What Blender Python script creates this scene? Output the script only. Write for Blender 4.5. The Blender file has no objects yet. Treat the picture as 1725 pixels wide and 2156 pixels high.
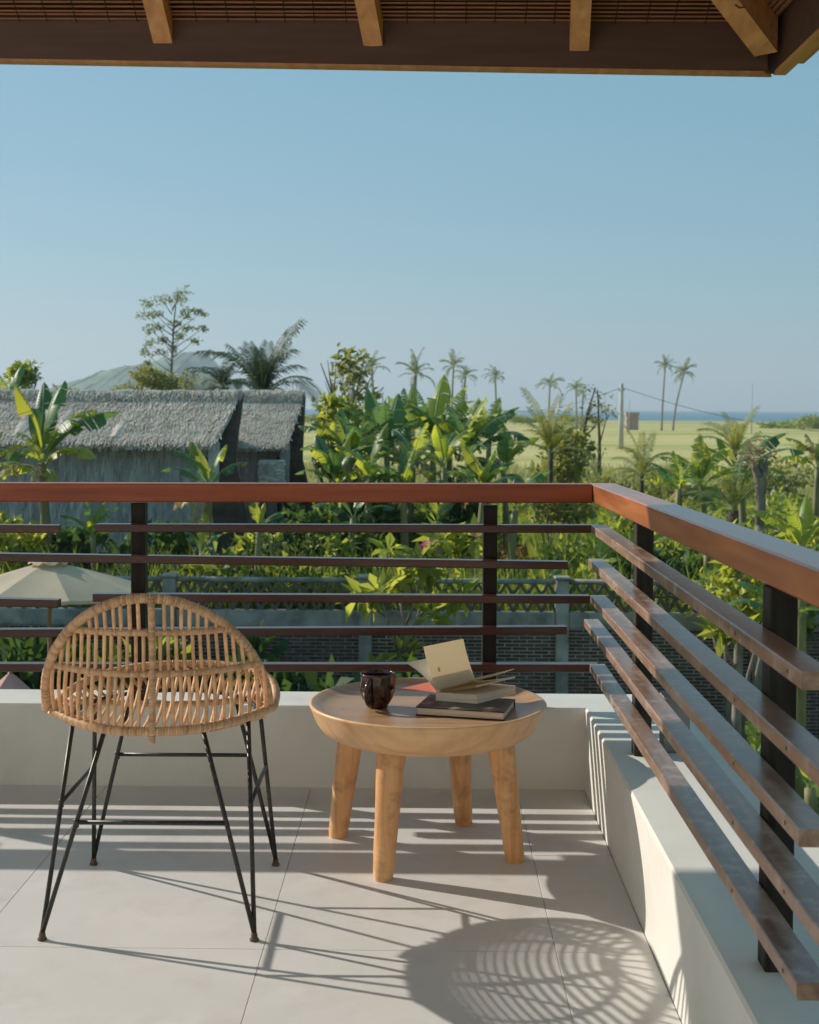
import bpy, math, random
import numpy as np
from mathutils import Vector, Matrix, Euler

R = math.radians
scn = bpy.context.scene
COL = scn.collection
random.seed(7)
rng = np.random.default_rng(7)

# ------------------------------------------------------------------ camera
FPX, WPX, HPX = 2850.0, 1725.0, 2156.0          # focal length and frame in working pixels
CAM_LOC = Vector((0, 0, 1.25))
PITCH, YAW, ROLL = R(2.0), R(0.60), 0.006
SHIFT_Y = -0.0554
cam = bpy.data.cameras.new('camera')
cam.sensor_fit = 'VERTICAL'
cam.sensor_height = 36.0
cam.lens = 36.0 * FPX / HPX
cam.shift_y = SHIFT_Y
cam.clip_start = 0.05
cam.clip_end = 60000
cam.dof.use_dof = True
cam.dof.focus_distance = 3.6
cam.dof.aperture_fstop = 9.0
cam_ob = bpy.data.objects.new('camera', cam)
CAM_M = Matrix.Rotation(YAW, 4, 'Z') @ Matrix.Rotation(math.pi / 2 - PITCH, 4, 'X') @ Matrix.Rotation(ROLL, 4, 'Z')
cam_ob.matrix_world = Matrix.Translation(CAM_LOC) @ CAM_M
COL.objects.link(cam_ob)
scn.camera = cam_ob

def ray(px, py):
    v = Vector(((px - WPX / 2) / FPX, -(py - (HPX / 2 + SHIFT_Y * HPX)) / FPX, -1.0))
    return CAM_M.to_3x3() @ v

def P(px, py, y=None, z=None, x=None):
    """world point seen at a photograph position, on the plane y=, z= or x="""
    r = ray(px, py)
    if y is not None: t = (y - CAM_LOC.y) / r.y
    elif z is not None: t = (z - CAM_LOC.z) / r.z
    else: t = (x - CAM_LOC.x) / r.x
    return CAM_LOC + r * t

# ------------------------------------------------------------------ light
SUN_V = Vector((-1.75, 0.83, 1.0)).normalized()          # towards the sun
SUN_EL = math.asin(SUN_V.z)
SUN_AZ = math.atan2(SUN_V.x, SUN_V.y)
world = bpy.data.worlds.new('World')
scn.world = world
world.use_nodes = True
wn, wl = world.node_tree.nodes, world.node_tree.links
wn.clear()
wout = wn.new('ShaderNodeOutputWorld')
bg = wn.new('ShaderNodeBackground')
sky = wn.new('ShaderNodeTexSky')
sky.sky_type = 'NISHITA'
sky.sun_disc = False
sky.sun_elevation = SUN_EL
sky.sun_rotation = SUN_AZ
sky.altitude = 0
sky.air_density = 1.0
sky.dust_density = 0.3
sky.ozone_density = 6.0
bg.inputs['Strength'].default_value = 0.0865
# a thin even veil of sea haze over the clear sky softens its gradient
veil = wn.new('ShaderNodeMix'); veil.data_type = 'RGBA'; veil.blend_type = 'MULTIPLY'; veil.inputs[0].default_value = 1.0
veil.inputs[7].default_value = (0.73, 0.50, 0.42, 1)
vadd = wn.new('ShaderNodeMix'); vadd.data_type = 'RGBA'; vadd.blend_type = 'ADD'; vadd.inputs[0].default_value = 1.0
vadd.inputs[7].default_value = (1.16, 3.0, 3.65, 1)
wl.new(sky.outputs[0], veil.inputs[6])
wl.new(veil.outputs[2], vadd.inputs[6])
wl.new(vadd.outputs[2], bg.inputs['Color'])
wl.new(bg.outputs[0], wout.inputs['Surface'])

sun = bpy.data.lights.new('sun', 'SUN')
sun.energy = 4.4
sun.angle = R(0.53)
sun.color = (1.0, 0.93, 0.83)
sun_ob = bpy.data.objects.new('sun', sun)
sun_ob.rotation_euler = SUN_V.to_track_quat('Z', 'Y').to_euler()
sun_ob.location = (-20, 8, 12)
COL.objects.link(sun_ob)

scn.view_settings.view_transform = 'Standard'
scn.view_settings.look = 'None'
scn.view_settings.gamma = 1.0
scn.view_settings.use_curve_mapping = False
scn.view_settings.exposure = 0.16
scn.render.engine = 'CYCLES'
scn.cycles.use_denoising = True
try: scn.cycles.denoiser = 'OPENIMAGEDENOISE'
except Exception: pass
scn.cycles.max_bounces = 10
scn.cycles.diffuse_bounces = 7
scn.cycles.transparent_max_bounces = 8
scn.cycles.sample_clamp_indirect = 6.0

# ------------------------------------------------------------------ materials
def new_mat(name):
    m = bpy.data.materials.new(name)
    m.use_nodes = True
    nt = m.node_tree
    nt.nodes.clear()
    out = nt.nodes.new('ShaderNodeOutputMaterial')
    return m, nt, out

def N(nt, t, **kw):
    n = nt.nodes.new(t)
    for k, v in kw.items(): setattr(n, k, v)
    return n

def ramp(nt, fac, stops):
    r = N(nt, 'ShaderNodeValToRGB')
    e = r.color_ramp.elements
    while len(e) < len(stops): e.new(0.5)
    for el, (p, c) in zip(e, stops):
        el.position = p
        el.color = (c[0], c[1], c[2], 1)
    nt.links.new(fac, r.inputs[0])
    return r.outputs[0]

def surf(name, stops, scale=(4, 4, 4), detail=6, rough=0.6, rough_var=0.0, bump=0.0, bump_scale=None, bump_dist=0.01,
         rand=0.0, island=0.0, spec=0.5, coat=0.0, coat_rough=0.22, metallic=0.0, dirt=None, distort=0.0, coords='Object', trans=None):
    """noise driven principled surface; dirt=(colour, scale, amount)"""
    m, nt, out = new_mat(name)
    L = nt.links
    tc = N(nt, 'ShaderNodeTexCoord')
    mp = N(nt, 'ShaderNodeMapping')
    mp.inputs['Scale'].default_value = scale
    L.new(tc.outputs[coords], mp.inputs[0])
    nz = N(nt, 'ShaderNodeTexNoise')
    nz.inputs['Scale'].default_value = 1.0
    nz.inputs['Detail'].default_value = detail
    nz.inputs['Distortion'].default_value = distort
    L.new(mp.outputs[0], nz.inputs[0])
    col = ramp(nt, nz.outputs[0], stops)
    if dirt:
        d2 = N(nt, 'ShaderNodeTexNoise')
        d2.inputs['Scale'].default_value = dirt[1]
        d2.inputs['Detail'].default_value = 8
        d2.inputs['Roughness'].default_value = 0.65
        L.new(tc.outputs[coords], d2.inputs[0])
        mr = N(nt, 'ShaderNodeMapRange')
        mr.inputs[1].default_value = 0.5
        mr.inputs[2].default_value = 0.72
        mr.inputs[4].default_value = dirt[2]
        L.new(d2.outputs[0], mr.inputs[0])
        mx = N(nt, 'ShaderNodeMix', data_type='RGBA')
        L.new(mr.outputs[0], mx.inputs[0])
        L.new(col, mx.inputs[6])
        mx.inputs[7].default_value = (*dirt[0], 1)
        col = mx.outputs[2]
    for amt, src in ((rand, 'obj'), (island, 'isl')):
        if amt:
            if src == 'obj':
                oi = N(nt, 'ShaderNodeObjectInfo'); so = oi.outputs['Random']
            else:
                oi = N(nt, 'ShaderNodeNewGeometry'); so = oi.outputs['Random Per Island']
            mr = N(nt, 'ShaderNodeMapRange')
            mr.inputs[3].default_value = 1 - amt
            mr.inputs[4].default_value = 1 + amt
            L.new(so, mr.inputs[0])
            hs = N(nt, 'ShaderNodeHueSaturation')
            L.new(mr.outputs[0], hs.inputs['Value'])
            L.new(col, hs.inputs['Color'])
            col = hs.outputs[0]
    b = N(nt, 'ShaderNodeBsdfPrincipled')
    L.new(col, b.inputs['Base Color'])
    b.inputs['Roughness'].default_value = rough
    b.inputs['Metallic'].default_value = metallic
    b.inputs['Specular IOR Level'].default_value = spec
    b.inputs['Coat Weight'].default_value = coat
    b.inputs['Coat Roughness'].default_value = coat_rough
    if rough_var:
        mr = N(nt, 'ShaderNodeMapRange')
        mr.inputs[3].default_value = max(0.02, rough - rough_var)
        mr.inputs[4].default_value = min(1, rough + rough_var)
        L.new(nz.outputs[0], mr.inputs[0])
        L.new(mr.outputs[0], b.inputs['Roughness'])
    if bump:
        bn = N(nt, 'ShaderNodeBump')
        bn.inputs['Strength'].default_value = bump
        bn.inputs['Distance'].default_value = bump_dist
        if bump_scale:
            mp2 = N(nt, 'ShaderNodeMapping')
            mp2.inputs['Scale'].default_value = bump_scale
            L.new(tc.outputs[coords], mp2.inputs[0])
            n2 = N(nt, 'ShaderNodeTexNoise')
            n2.inputs['Scale'].default_value = 1
            n2.inputs['Detail'].default_value = 5
            L.new(mp2.outputs[0], n2.inputs[0])
            L.new(n2.outputs[0], bn.inputs['Height'])
        else:
            L.new(nz.outputs[0], bn.inputs['Height'])
        L.new(bn.outputs[0], b.inputs['Normal'])
    sh = b.outputs[0]
    if trans:
        tr = N(nt, 'ShaderNodeBsdfTranslucent')
        tr.inputs[0].default_value = (*trans[0], 1)
        mx = N(nt, 'ShaderNodeMixShader')
        mx.inputs[0].default_value = trans[1]
        L.new(sh, mx.inputs[1]); L.new(tr.outputs[0], mx.inputs[2])
        sh = mx.outputs[0]
    L.new(sh, out.inputs[0])
    return m

def leaf_mat(name, dark, light, tcol, tfac=0.45, rough=0.42, spec=0.5, rand=True, dry=None):
    """two-sided leaf: glossy skin over a translucent blade, tone varied per leaf"""
    m, nt, out = new_mat(name)
    L = nt.links
    if rand == 'island':
        g = N(nt, 'ShaderNodeNewGeometry'); rv = g.outputs['Random Per Island']
    else:
        g = N(nt, 'ShaderNodeObjectInfo'); rv = g.outputs['Random']
    tc = N(nt, 'ShaderNodeTexCoord')
    nz = N(nt, 'ShaderNodeTexNoise')
    nz.inputs['Scale'].default_value = 3.0
    nz.inputs['Detail'].default_value = 4
    L.new(tc.outputs['Object'], nz.inputs[0])
    ad = N(nt, 'ShaderNodeMath', operation='MULTIPLY_ADD')
    ad.inputs[1].default_value = 0.55
    L.new(rv, ad.inputs[0])
    mu = N(nt, 'ShaderNodeMath', operation='MULTIPLY')
    mu.inputs[1].default_value = 0.5
    L.new(nz.outputs[0], mu.inputs[0])
    L.new(mu.outputs[0], ad.inputs[2])
    stops = [(0.1, dark), (0.75, light)]
    if dry: stops.append((0.97, dry))
    col = ramp(nt, ad.outputs[0], stops)
    b = N(nt, 'ShaderNodeBsdfPrincipled')
    L.new(col, b.inputs['Base Color'])
    b.inputs['Roughness'].default_value = rough
    b.inputs['Specular IOR Level'].default_value = spec
    t = N(nt, 'ShaderNodeBsdfTranslucent')
    tcs = [(0.1, tuple(c * 0.55 for c in tcol)), (0.75, tcol)]
    if dry: tcs.append((0.97, dry))
    L.new(ramp(nt, ad.outputs[0], tcs), t.inputs[0])
    mx = N(nt, 'ShaderNodeMixShader')
    mx.inputs[0].default_value = tfac
    L.new(b.outputs[0], mx.inputs[1])
    L.new(t.outputs[0], mx.inputs[2])
    L.new(mx.outputs[0], out.inputs[0])
    return m

M = {}
M['white'] = surf('white_paint', [(0.3, (0.69, 0.66, 0.595)), (0.7, (0.73, 0.70, 0.635))], (1.5, 1.5, 1.5), rough=0.62, bump=0.35,
                  bump_scale=(14, 14, 14), bump_dist=0.004, dirt=((0.50, 0.46, 0.40), 3.5, 0.32))
M['ceiling'] = surf('cream_plaster', [(0.3, (0.82, 0.785, 0.725)), (0.7, (0.86, 0.825, 0.765))], (1.5, 1.5, 1.5), rough=0.7)
M['tile'] = surf('floor_tile', [(0.3, (0.625, 0.605, 0.58)), (0.7, (0.685, 0.665, 0.64))], (3, 3, 3), detail=9, rough=0.48, rough_var=0.12,
                 rand=0.025, bump=0.05, bump_scale=(140, 140, 140), bump_dist=0.001, dirt=((0.42, 0.37, 0.33), 5.0, 0.35))
M['grout'] = surf('grout', [(0.3, (0.36, 0.335, 0.31)), (0.7, (0.60, 0.57, 0.53))], (1.2, 1.2, 1.2), rough=0.9)
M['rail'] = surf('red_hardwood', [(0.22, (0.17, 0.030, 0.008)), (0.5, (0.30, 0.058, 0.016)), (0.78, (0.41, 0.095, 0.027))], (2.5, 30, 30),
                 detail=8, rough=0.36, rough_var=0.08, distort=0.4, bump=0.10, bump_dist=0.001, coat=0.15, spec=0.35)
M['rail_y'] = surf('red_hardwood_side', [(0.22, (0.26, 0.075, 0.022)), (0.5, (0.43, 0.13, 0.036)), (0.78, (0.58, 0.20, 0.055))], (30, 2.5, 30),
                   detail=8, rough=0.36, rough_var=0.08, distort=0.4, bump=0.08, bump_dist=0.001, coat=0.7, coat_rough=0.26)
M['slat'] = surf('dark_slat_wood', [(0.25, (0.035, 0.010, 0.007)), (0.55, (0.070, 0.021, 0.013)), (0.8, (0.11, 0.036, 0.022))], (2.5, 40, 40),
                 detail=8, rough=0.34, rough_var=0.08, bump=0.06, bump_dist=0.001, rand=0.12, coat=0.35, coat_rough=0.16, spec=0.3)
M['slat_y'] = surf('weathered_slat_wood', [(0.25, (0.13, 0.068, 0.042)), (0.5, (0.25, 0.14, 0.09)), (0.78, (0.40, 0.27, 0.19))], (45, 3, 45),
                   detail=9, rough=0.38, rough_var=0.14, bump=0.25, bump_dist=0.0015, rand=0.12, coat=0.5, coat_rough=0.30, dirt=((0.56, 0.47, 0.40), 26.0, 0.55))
M['screw_dark'] = surf('rusty_screw_head', [(0.3, (0.05, 0.03, 0.02)), (0.7, (0.12, 0.07, 0.05))], (50, 50, 50), rough=0.6)
M['post'] = surf('dark_post_wood', [(0.3, (0.010, 0.007, 0.006)), (0.7, (0.026, 0.016, 0.012))], (40, 40, 4), spec=0.3, rough=0.6, bump=0.2, bump_dist=0.002)
M['post_grey'] = surf('greyed_post_wood', [(0.3, (0.018, 0.014, 0.011)), (0.7, (0.045, 0.036, 0.029))], (50, 50, 5), spec=0.25, rough=0.7, bump=0.3, bump_dist=0.003)
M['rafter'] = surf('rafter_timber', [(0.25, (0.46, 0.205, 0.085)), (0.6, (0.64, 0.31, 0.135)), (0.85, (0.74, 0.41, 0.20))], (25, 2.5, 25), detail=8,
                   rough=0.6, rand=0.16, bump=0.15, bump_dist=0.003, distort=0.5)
M['fascia'] = surf('fascia_board', [(0.3, (0.085, 0.042, 0.032)), (0.7, (0.125, 0.064, 0.048))], (3, 30, 30), rough=0.6, bump=0.1, bump_dist=0.002)
M['mat'] = surf('bamboo_strip', [(0.25, (0.30, 0.12, 0.055)), (0.55, (0.40, 0.17, 0.08)), (0.85, (0.48, 0.22, 0.105))], (10, 60, 60), rough=0.6, rand=0.10)
M['cord'] = surf('dark_cord', [(0.3, (0.03, 0.014, 0.008)), (0.7, (0.06, 0.03, 0.015))], (40, 40, 40), rough=0.8)
M['roof_skin'] = surf('roof_underlay', [(0.3, (0.06, 0.03, 0.018)), (0.7, (0.10, 0.05, 0.03))], (8, 8, 8), rough=0.9)
M['rattan'] = surf('rattan_cane', [(0.25, (0.60, 0.31, 0.14)), (0.55, (0.78, 0.46, 0.235)), (0.85, (0.86, 0.56, 0.32))], (30, 30, 30), rough=0.42,
                   rand=0.14, bump=0.1, bump_dist=0.001, dirt=((0.30, 0.14, 0.055), 40.0, 0.5))
for key, k in (('wrap', 1.05), ('wrap_dark', 0.80), ('wrap_pale', 1.2)):
    M[key] = surf('rattan_' + key, [(0.25, (0.45 * k, 0.25 * k, 0.125 * k)), (0.55, (0.60 * k, 0.365 * k, 0.195 * k)), (0.85, (0.68 * k, 0.45 * k, 0.26 * k))], (70, 70, 70), rough=0.5,
                  bump=0.2, bump_dist=0.001)
M['iron'] = surf('black_iron', [(0.3, (0.010, 0.010, 0.010)), (0.7, (0.024, 0.022, 0.020))], (60, 60, 60), rough=0.42, rough_var=0.15, spec=0.5,
                 bump=0.25, bump_scale=(220, 220, 220), bump_dist=0.001, dirt=((0.10, 0.07, 0.05), 70.0, 0.6))
M['foot'] = surf('worn_foot_rubber', [(0.3, (0.05, 0.03, 0.02)), (0.7, (0.15, 0.10, 0.07))], (90, 90, 90), rough=0.8)
M['table'] = surf('table_wood', [(0.2, (0.60, 0.32, 0.15)), (0.5, (0.76, 0.45, 0.23)), (0.8, (0.84, 0.56, 0.32))], (3, 30, 8), detail=10, rough=0.4,
                  rough_var=0.1, distort=0.9, bump=0.05, bump_dist=0.002, dirt=((0.33, 0.16, 0.06), 9.0, 0.35))
M['table_top'] = surf('table_top_wood', [(0.2, (0.33, 0.18, 0.09)), (0.5, (0.45, 0.27, 0.145)), (0.8, (0.56, 0.36, 0.20))], (3, 42, 4), detail=10, rough=0.30,
                      rough_var=0.08, distort=0.8, bump=0.04, bump_dist=0.002, coat=0.15)
M['leg'] = surf('table_leg_wood', [(0.2, (0.50, 0.22, 0.08)), (0.5, (0.74, 0.39, 0.165)), (0.8, (0.84, 0.51, 0.25))], (45, 45, 3), detail=10, rough=0.42,
                distort=0.6, bump=0.08, bump_dist=0.003, rand=0.08, dirt=((0.24, 0.10, 0.035), 16.0, 0.6))
M['glaze'] = surf('dark_mug_glaze', [(0.3, (0.010, 0.005, 0.004)), (0.5, (0.035, 0.013, 0.009)), (0.7, (0.10, 0.045, 0.028))], (55, 55, 40), detail=8, rough=0.13,
                  spec=0.6, bump=0.06, bump_dist=0.001)
M['black_cover'] = surf('black_book_cover', [(0.50, (0.008, 0.008, 0.009)), (0.60, (0.04, 0.036, 0.032)), (0.70, (0.26, 0.23, 0.20))], (16, 16, 16), detail=5, rough=0.32, spec=0.35)
M['black_edge'] = surf('black_book_case', [(0.3, (0.010, 0.010, 0.010)), (0.7, (0.018, 0.018, 0.018))], (16, 16, 16), rough=0.3)
M['pages'] = surf('page_block', [(0.3, (0.66, 0.56, 0.45)), (0.7, (0.84, 0.75, 0.62))], (3, 3, 700), detail=2, rough=0.85)
M['paper'] = surf('cream_paper', [(0.3, (0.84, 0.77, 0.62)), (0.7, (0.87, 0.81, 0.67))], (6, 6, 6), rough=0.8, trans=((0.88, 0.76, 0.56), 0.45))
M['white_paper'] = surf('white_paper', [(0.3, (0.74, 0.72, 0.68)), (0.7, (0.80, 0.78, 0.74))], (6, 6, 6), rough=0.8, trans=((0.6, 0.55, 0.48), 0.2))
M['orange'] = surf('orange_paper', [(0.3, (0.72, 0.22, 0.13)), (0.7, (0.78, 0.27, 0.17))], (6, 6, 6), rough=0.6, trans=((0.7, 0.15, 0.05), 0.25))
M['print'] = surf('faint_print', [(0.3, (0.42, 0.38, 0.30)), (0.7, (0.52, 0.47, 0.38))], (80, 80, 80), rough=0.8)
M['concrete'] = surf('stained_concrete', [(0.25, (0.17, 0.165, 0.155)), (0.55, (0.33, 0.32, 0.305)), (0.8, (0.46, 0.45, 0.43))], (3, 3, 3), detail=10, rough=0.9,
                     bump=0.4, bump_dist=0.01, dirt=((0.055, 0.055, 0.05), 3.5, 0.7))
M['brick'] = surf('dark_brick', [(0.3, (0.055, 0.036, 0.030)), (0.7, (0.135, 0.085, 0.070))], (9, 9, 9), rough=0.9, rand=0.45, bump=0.4, bump_dist=0.006)
M['brick_i'] = surf('dark_brick_far', [(0.3, (0.055, 0.036, 0.030)), (0.7, (0.135, 0.085, 0.070))], (9, 9, 9), rough=0.9, island=0.45, bump=0.4, bump_dist=0.006)
M['mortar'] = surf('mortar', [(0.3, (0.30, 0.29, 0.275)), (0.7, (0.48, 0.465, 0.44))], (3, 3, 3), rough=0.95)
M['lattice'] = surf('lattice_concrete', [(0.3, (0.085, 0.065, 0.05)), (0.7, (0.17, 0.14, 0.115))], (6, 6, 6), rough=0.9)
M['pole_grey'] = surf('pale_pole_concrete', [(0.3, (0.42, 0.40, 0.37)), (0.7, (0.56, 0.54, 0.50))], (2, 2, 0.6), rough=0.9)
M['canvas'] = surf('parasol_canvas', [(0.3, (0.62, 0.49, 0.36)), (0.7, (0.70, 0.57, 0.43))], (3, 3, 3), rough=0.85, trans=((0.62, 0.46, 0.30), 0.3), bump=0.1,
                   bump_scale=(8, 8, 8), bump_dist=0.02)
M['pink'] = surf('faded_pink_canvas', [(0.3, (0.42, 0.20, 0.17)), (0.7, (0.56, 0.30, 0.26))], (3, 3, 3), rough=0.85, bump=0.3, bump_dist=0.03)
M['pole_wood'] = surf('parasol_pole_wood', [(0.3, (0.22, 0.11, 0.055)), (0.7, (0.32, 0.17, 0.09))], (20, 20, 2), rough=0.55)
M['thatch'] = surf('grey_thatch', [(0.25, (0.42, 0.34, 0.275)), (0.5, (0.62, 0.515, 0.425)), (0.8, (0.74, 0.635, 0.54))], (5, 5, 5), detail=10, rough=0.95, dirt=((0.26, 0.21, 0.165), 0.9, 0.4),
                   bump=0.2, bump_scale=(18, 18, 6), bump_dist=0.01, island=0.22)
M['thatch_shaded'] = surf('shaded_grey_thatch', [(0.25, (0.26, 0.25, 0.245)), (0.5, (0.40, 0.385, 0.375)), (0.8, (0.54, 0.52, 0.50))], (9, 9, 1.4), detail=10, rough=0.95,
                        bump=0.2, bump_scale=(16, 16, 2), bump_dist=0.01, island=0.25)  # darker copy of the thatch, lower roof's shade put into the colour
M['thatch_edge_shaded'] = surf('shaded_thatch_edge', [(0.3, (0.05, 0.035, 0.025)), (0.7, (0.10, 0.07, 0.05))], (6, 6, 6), rough=0.95)  # dark brown gable edge, its shade put into the colour
M['house_white'] = surf('house_whitewash', [(0.3, (0.46, 0.47, 0.47)), (0.7, (0.56, 0.57, 0.57))], (2, 2, 2), rough=0.8)
M['dark_wood'] = surf('dark_house_wood', [(0.3, (0.035, 0.022, 0.015)), (0.7, (0.07, 0.045, 0.03))], (6, 6, 2), rough=0.8)
M['field'] = None
M['banana'] = leaf_mat('banana_leaf', (0.06, 0.15, 0.05), (0.22, 0.31, 0.06), (0.76, 0.80, 0.07), 0.53, 0.42, 0.45, dry=(0.36, 0.30, 0.07))
M['banana_dark'] = leaf_mat('banana_leaf_dark', (0.035, 0.12, 0.06), (0.10, 0.21, 0.075), (0.28, 0.46, 0.10), 0.40, 0.40, 0.5)
M['banana_yellow'] = leaf_mat('banana_leaf_yellowed', (0.26, 0.29, 0.035), (0.38, 0.36, 0.05), (0.68, 0.64, 0.04), 0.45, 0.42)
M['rib'] = surf('leaf_midrib', [(0.3, (0.26, 0.32, 0.12)), (0.7, (0.36, 0.42, 0.18))], (5, 5, 5), rough=0.45)
M['dry_leaf'] = surf('dry_banana_leaf', [(0.3, (0.22, 0.15, 0.07)), (0.7, (0.40, 0.30, 0.16))], (6, 6, 6), rough=0.8, trans=((0.45, 0.32, 0.14), 0.3), rand=0.2)
M['stem'] = surf('banana_stem', [(0.25, (0.10, 0.07, 0.035)), (0.5, (0.19, 0.17, 0.065)), (0.8, (0.30, 0.28, 0.12))], (10, 10, 2), rough=0.6, rand=0.2)
M['palm'] = leaf_mat('palm_frond', (0.07, 0.11, 0.035), (0.15, 0.19, 0.05), (0.30, 0.36, 0.06), 0.38, 0.45, rand=True)
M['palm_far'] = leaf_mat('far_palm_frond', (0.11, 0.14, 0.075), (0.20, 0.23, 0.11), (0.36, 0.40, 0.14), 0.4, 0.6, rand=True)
M['palm_yellow'] = leaf_mat('young_palm_frond', (0.17, 0.18, 0.045), (0.32, 0.31, 0.08), (0.58, 0.54, 0.09), 0.4, 0.45, rand=True)
M['palm_dark'] = leaf_mat('dark_palm_frond', (0.035, 0.070, 0.045), (0.075, 0.115, 0.065), (0.12, 0.17, 0.07), 0.25, 0.5, rand=True)
M['bark'] = surf('grey_bark', [(0.25, (0.13, 0.105, 0.08)), (0.55, (0.27, 0.23, 0.185)), (0.8, (0.40, 0.36, 0.30))], (9, 9, 5), detail=9, rough=0.9, bump=0.5, bump_dist=0.02)
M['bark_dark'] = surf('dark_bark', [(0.25, (0.06, 0.045, 0.035)), (0.7, (0.15, 0.12, 0.09))], (9, 9, 5), detail=9, rough=0.9, bump=0.5, bump_dist=0.02)
M['leaf_lime'] = leaf_mat('lime_leaves', (0.07, 0.13, 0.03), (0.24, 0.30, 0.055), (0.76, 0.78, 0.10), 0.52, 0.42, rand='island')
M['leaf_green'] = leaf_mat('green_leaves', (0.03, 0.075, 0.028), (0.15, 0.21, 0.055), (0.58, 0.64, 0.09), 0.50, 0.42, rand='island')
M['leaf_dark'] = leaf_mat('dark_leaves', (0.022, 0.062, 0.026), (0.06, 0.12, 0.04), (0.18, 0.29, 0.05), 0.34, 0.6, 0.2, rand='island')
M['leaf_olive'] = leaf_mat('olive_leaves', (0.12, 0.14, 0.04), (0.25, 0.25, 0.08), (0.46, 0.46, 0.09), 0.4, 0.5, rand='island')
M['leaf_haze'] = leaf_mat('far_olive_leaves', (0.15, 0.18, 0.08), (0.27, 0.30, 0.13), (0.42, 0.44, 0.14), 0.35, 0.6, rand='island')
M['leaf_red'] = leaf_mat('rusty_leaves', (0.20, 0.07, 0.025), (0.34, 0.16, 0.04), (0.5, 0.22, 0.06), 0.4, 0.5, rand='island')
M['grass'] = leaf_mat('tall_grass', (0.12, 0.20, 0.035), (0.26, 0.33, 0.06), (0.60, 0.68, 0.07), 0.4, 0.5, rand='island')
M['grass_dry'] = leaf_mat('dry_grass', (0.26, 0.27, 0.09), (0.42, 0.40, 0.15), (0.58, 0.55, 0.18), 0.35, 0.6, rand='island')
M['flower'] = surf('pink_flower', [(0.3, (0.62, 0.10, 0.20)), (0.7, (0.78, 0.25, 0.36))], (20, 20, 20), rough=0.6, trans=((0.8, 0.2, 0.3), 0.3))

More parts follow.
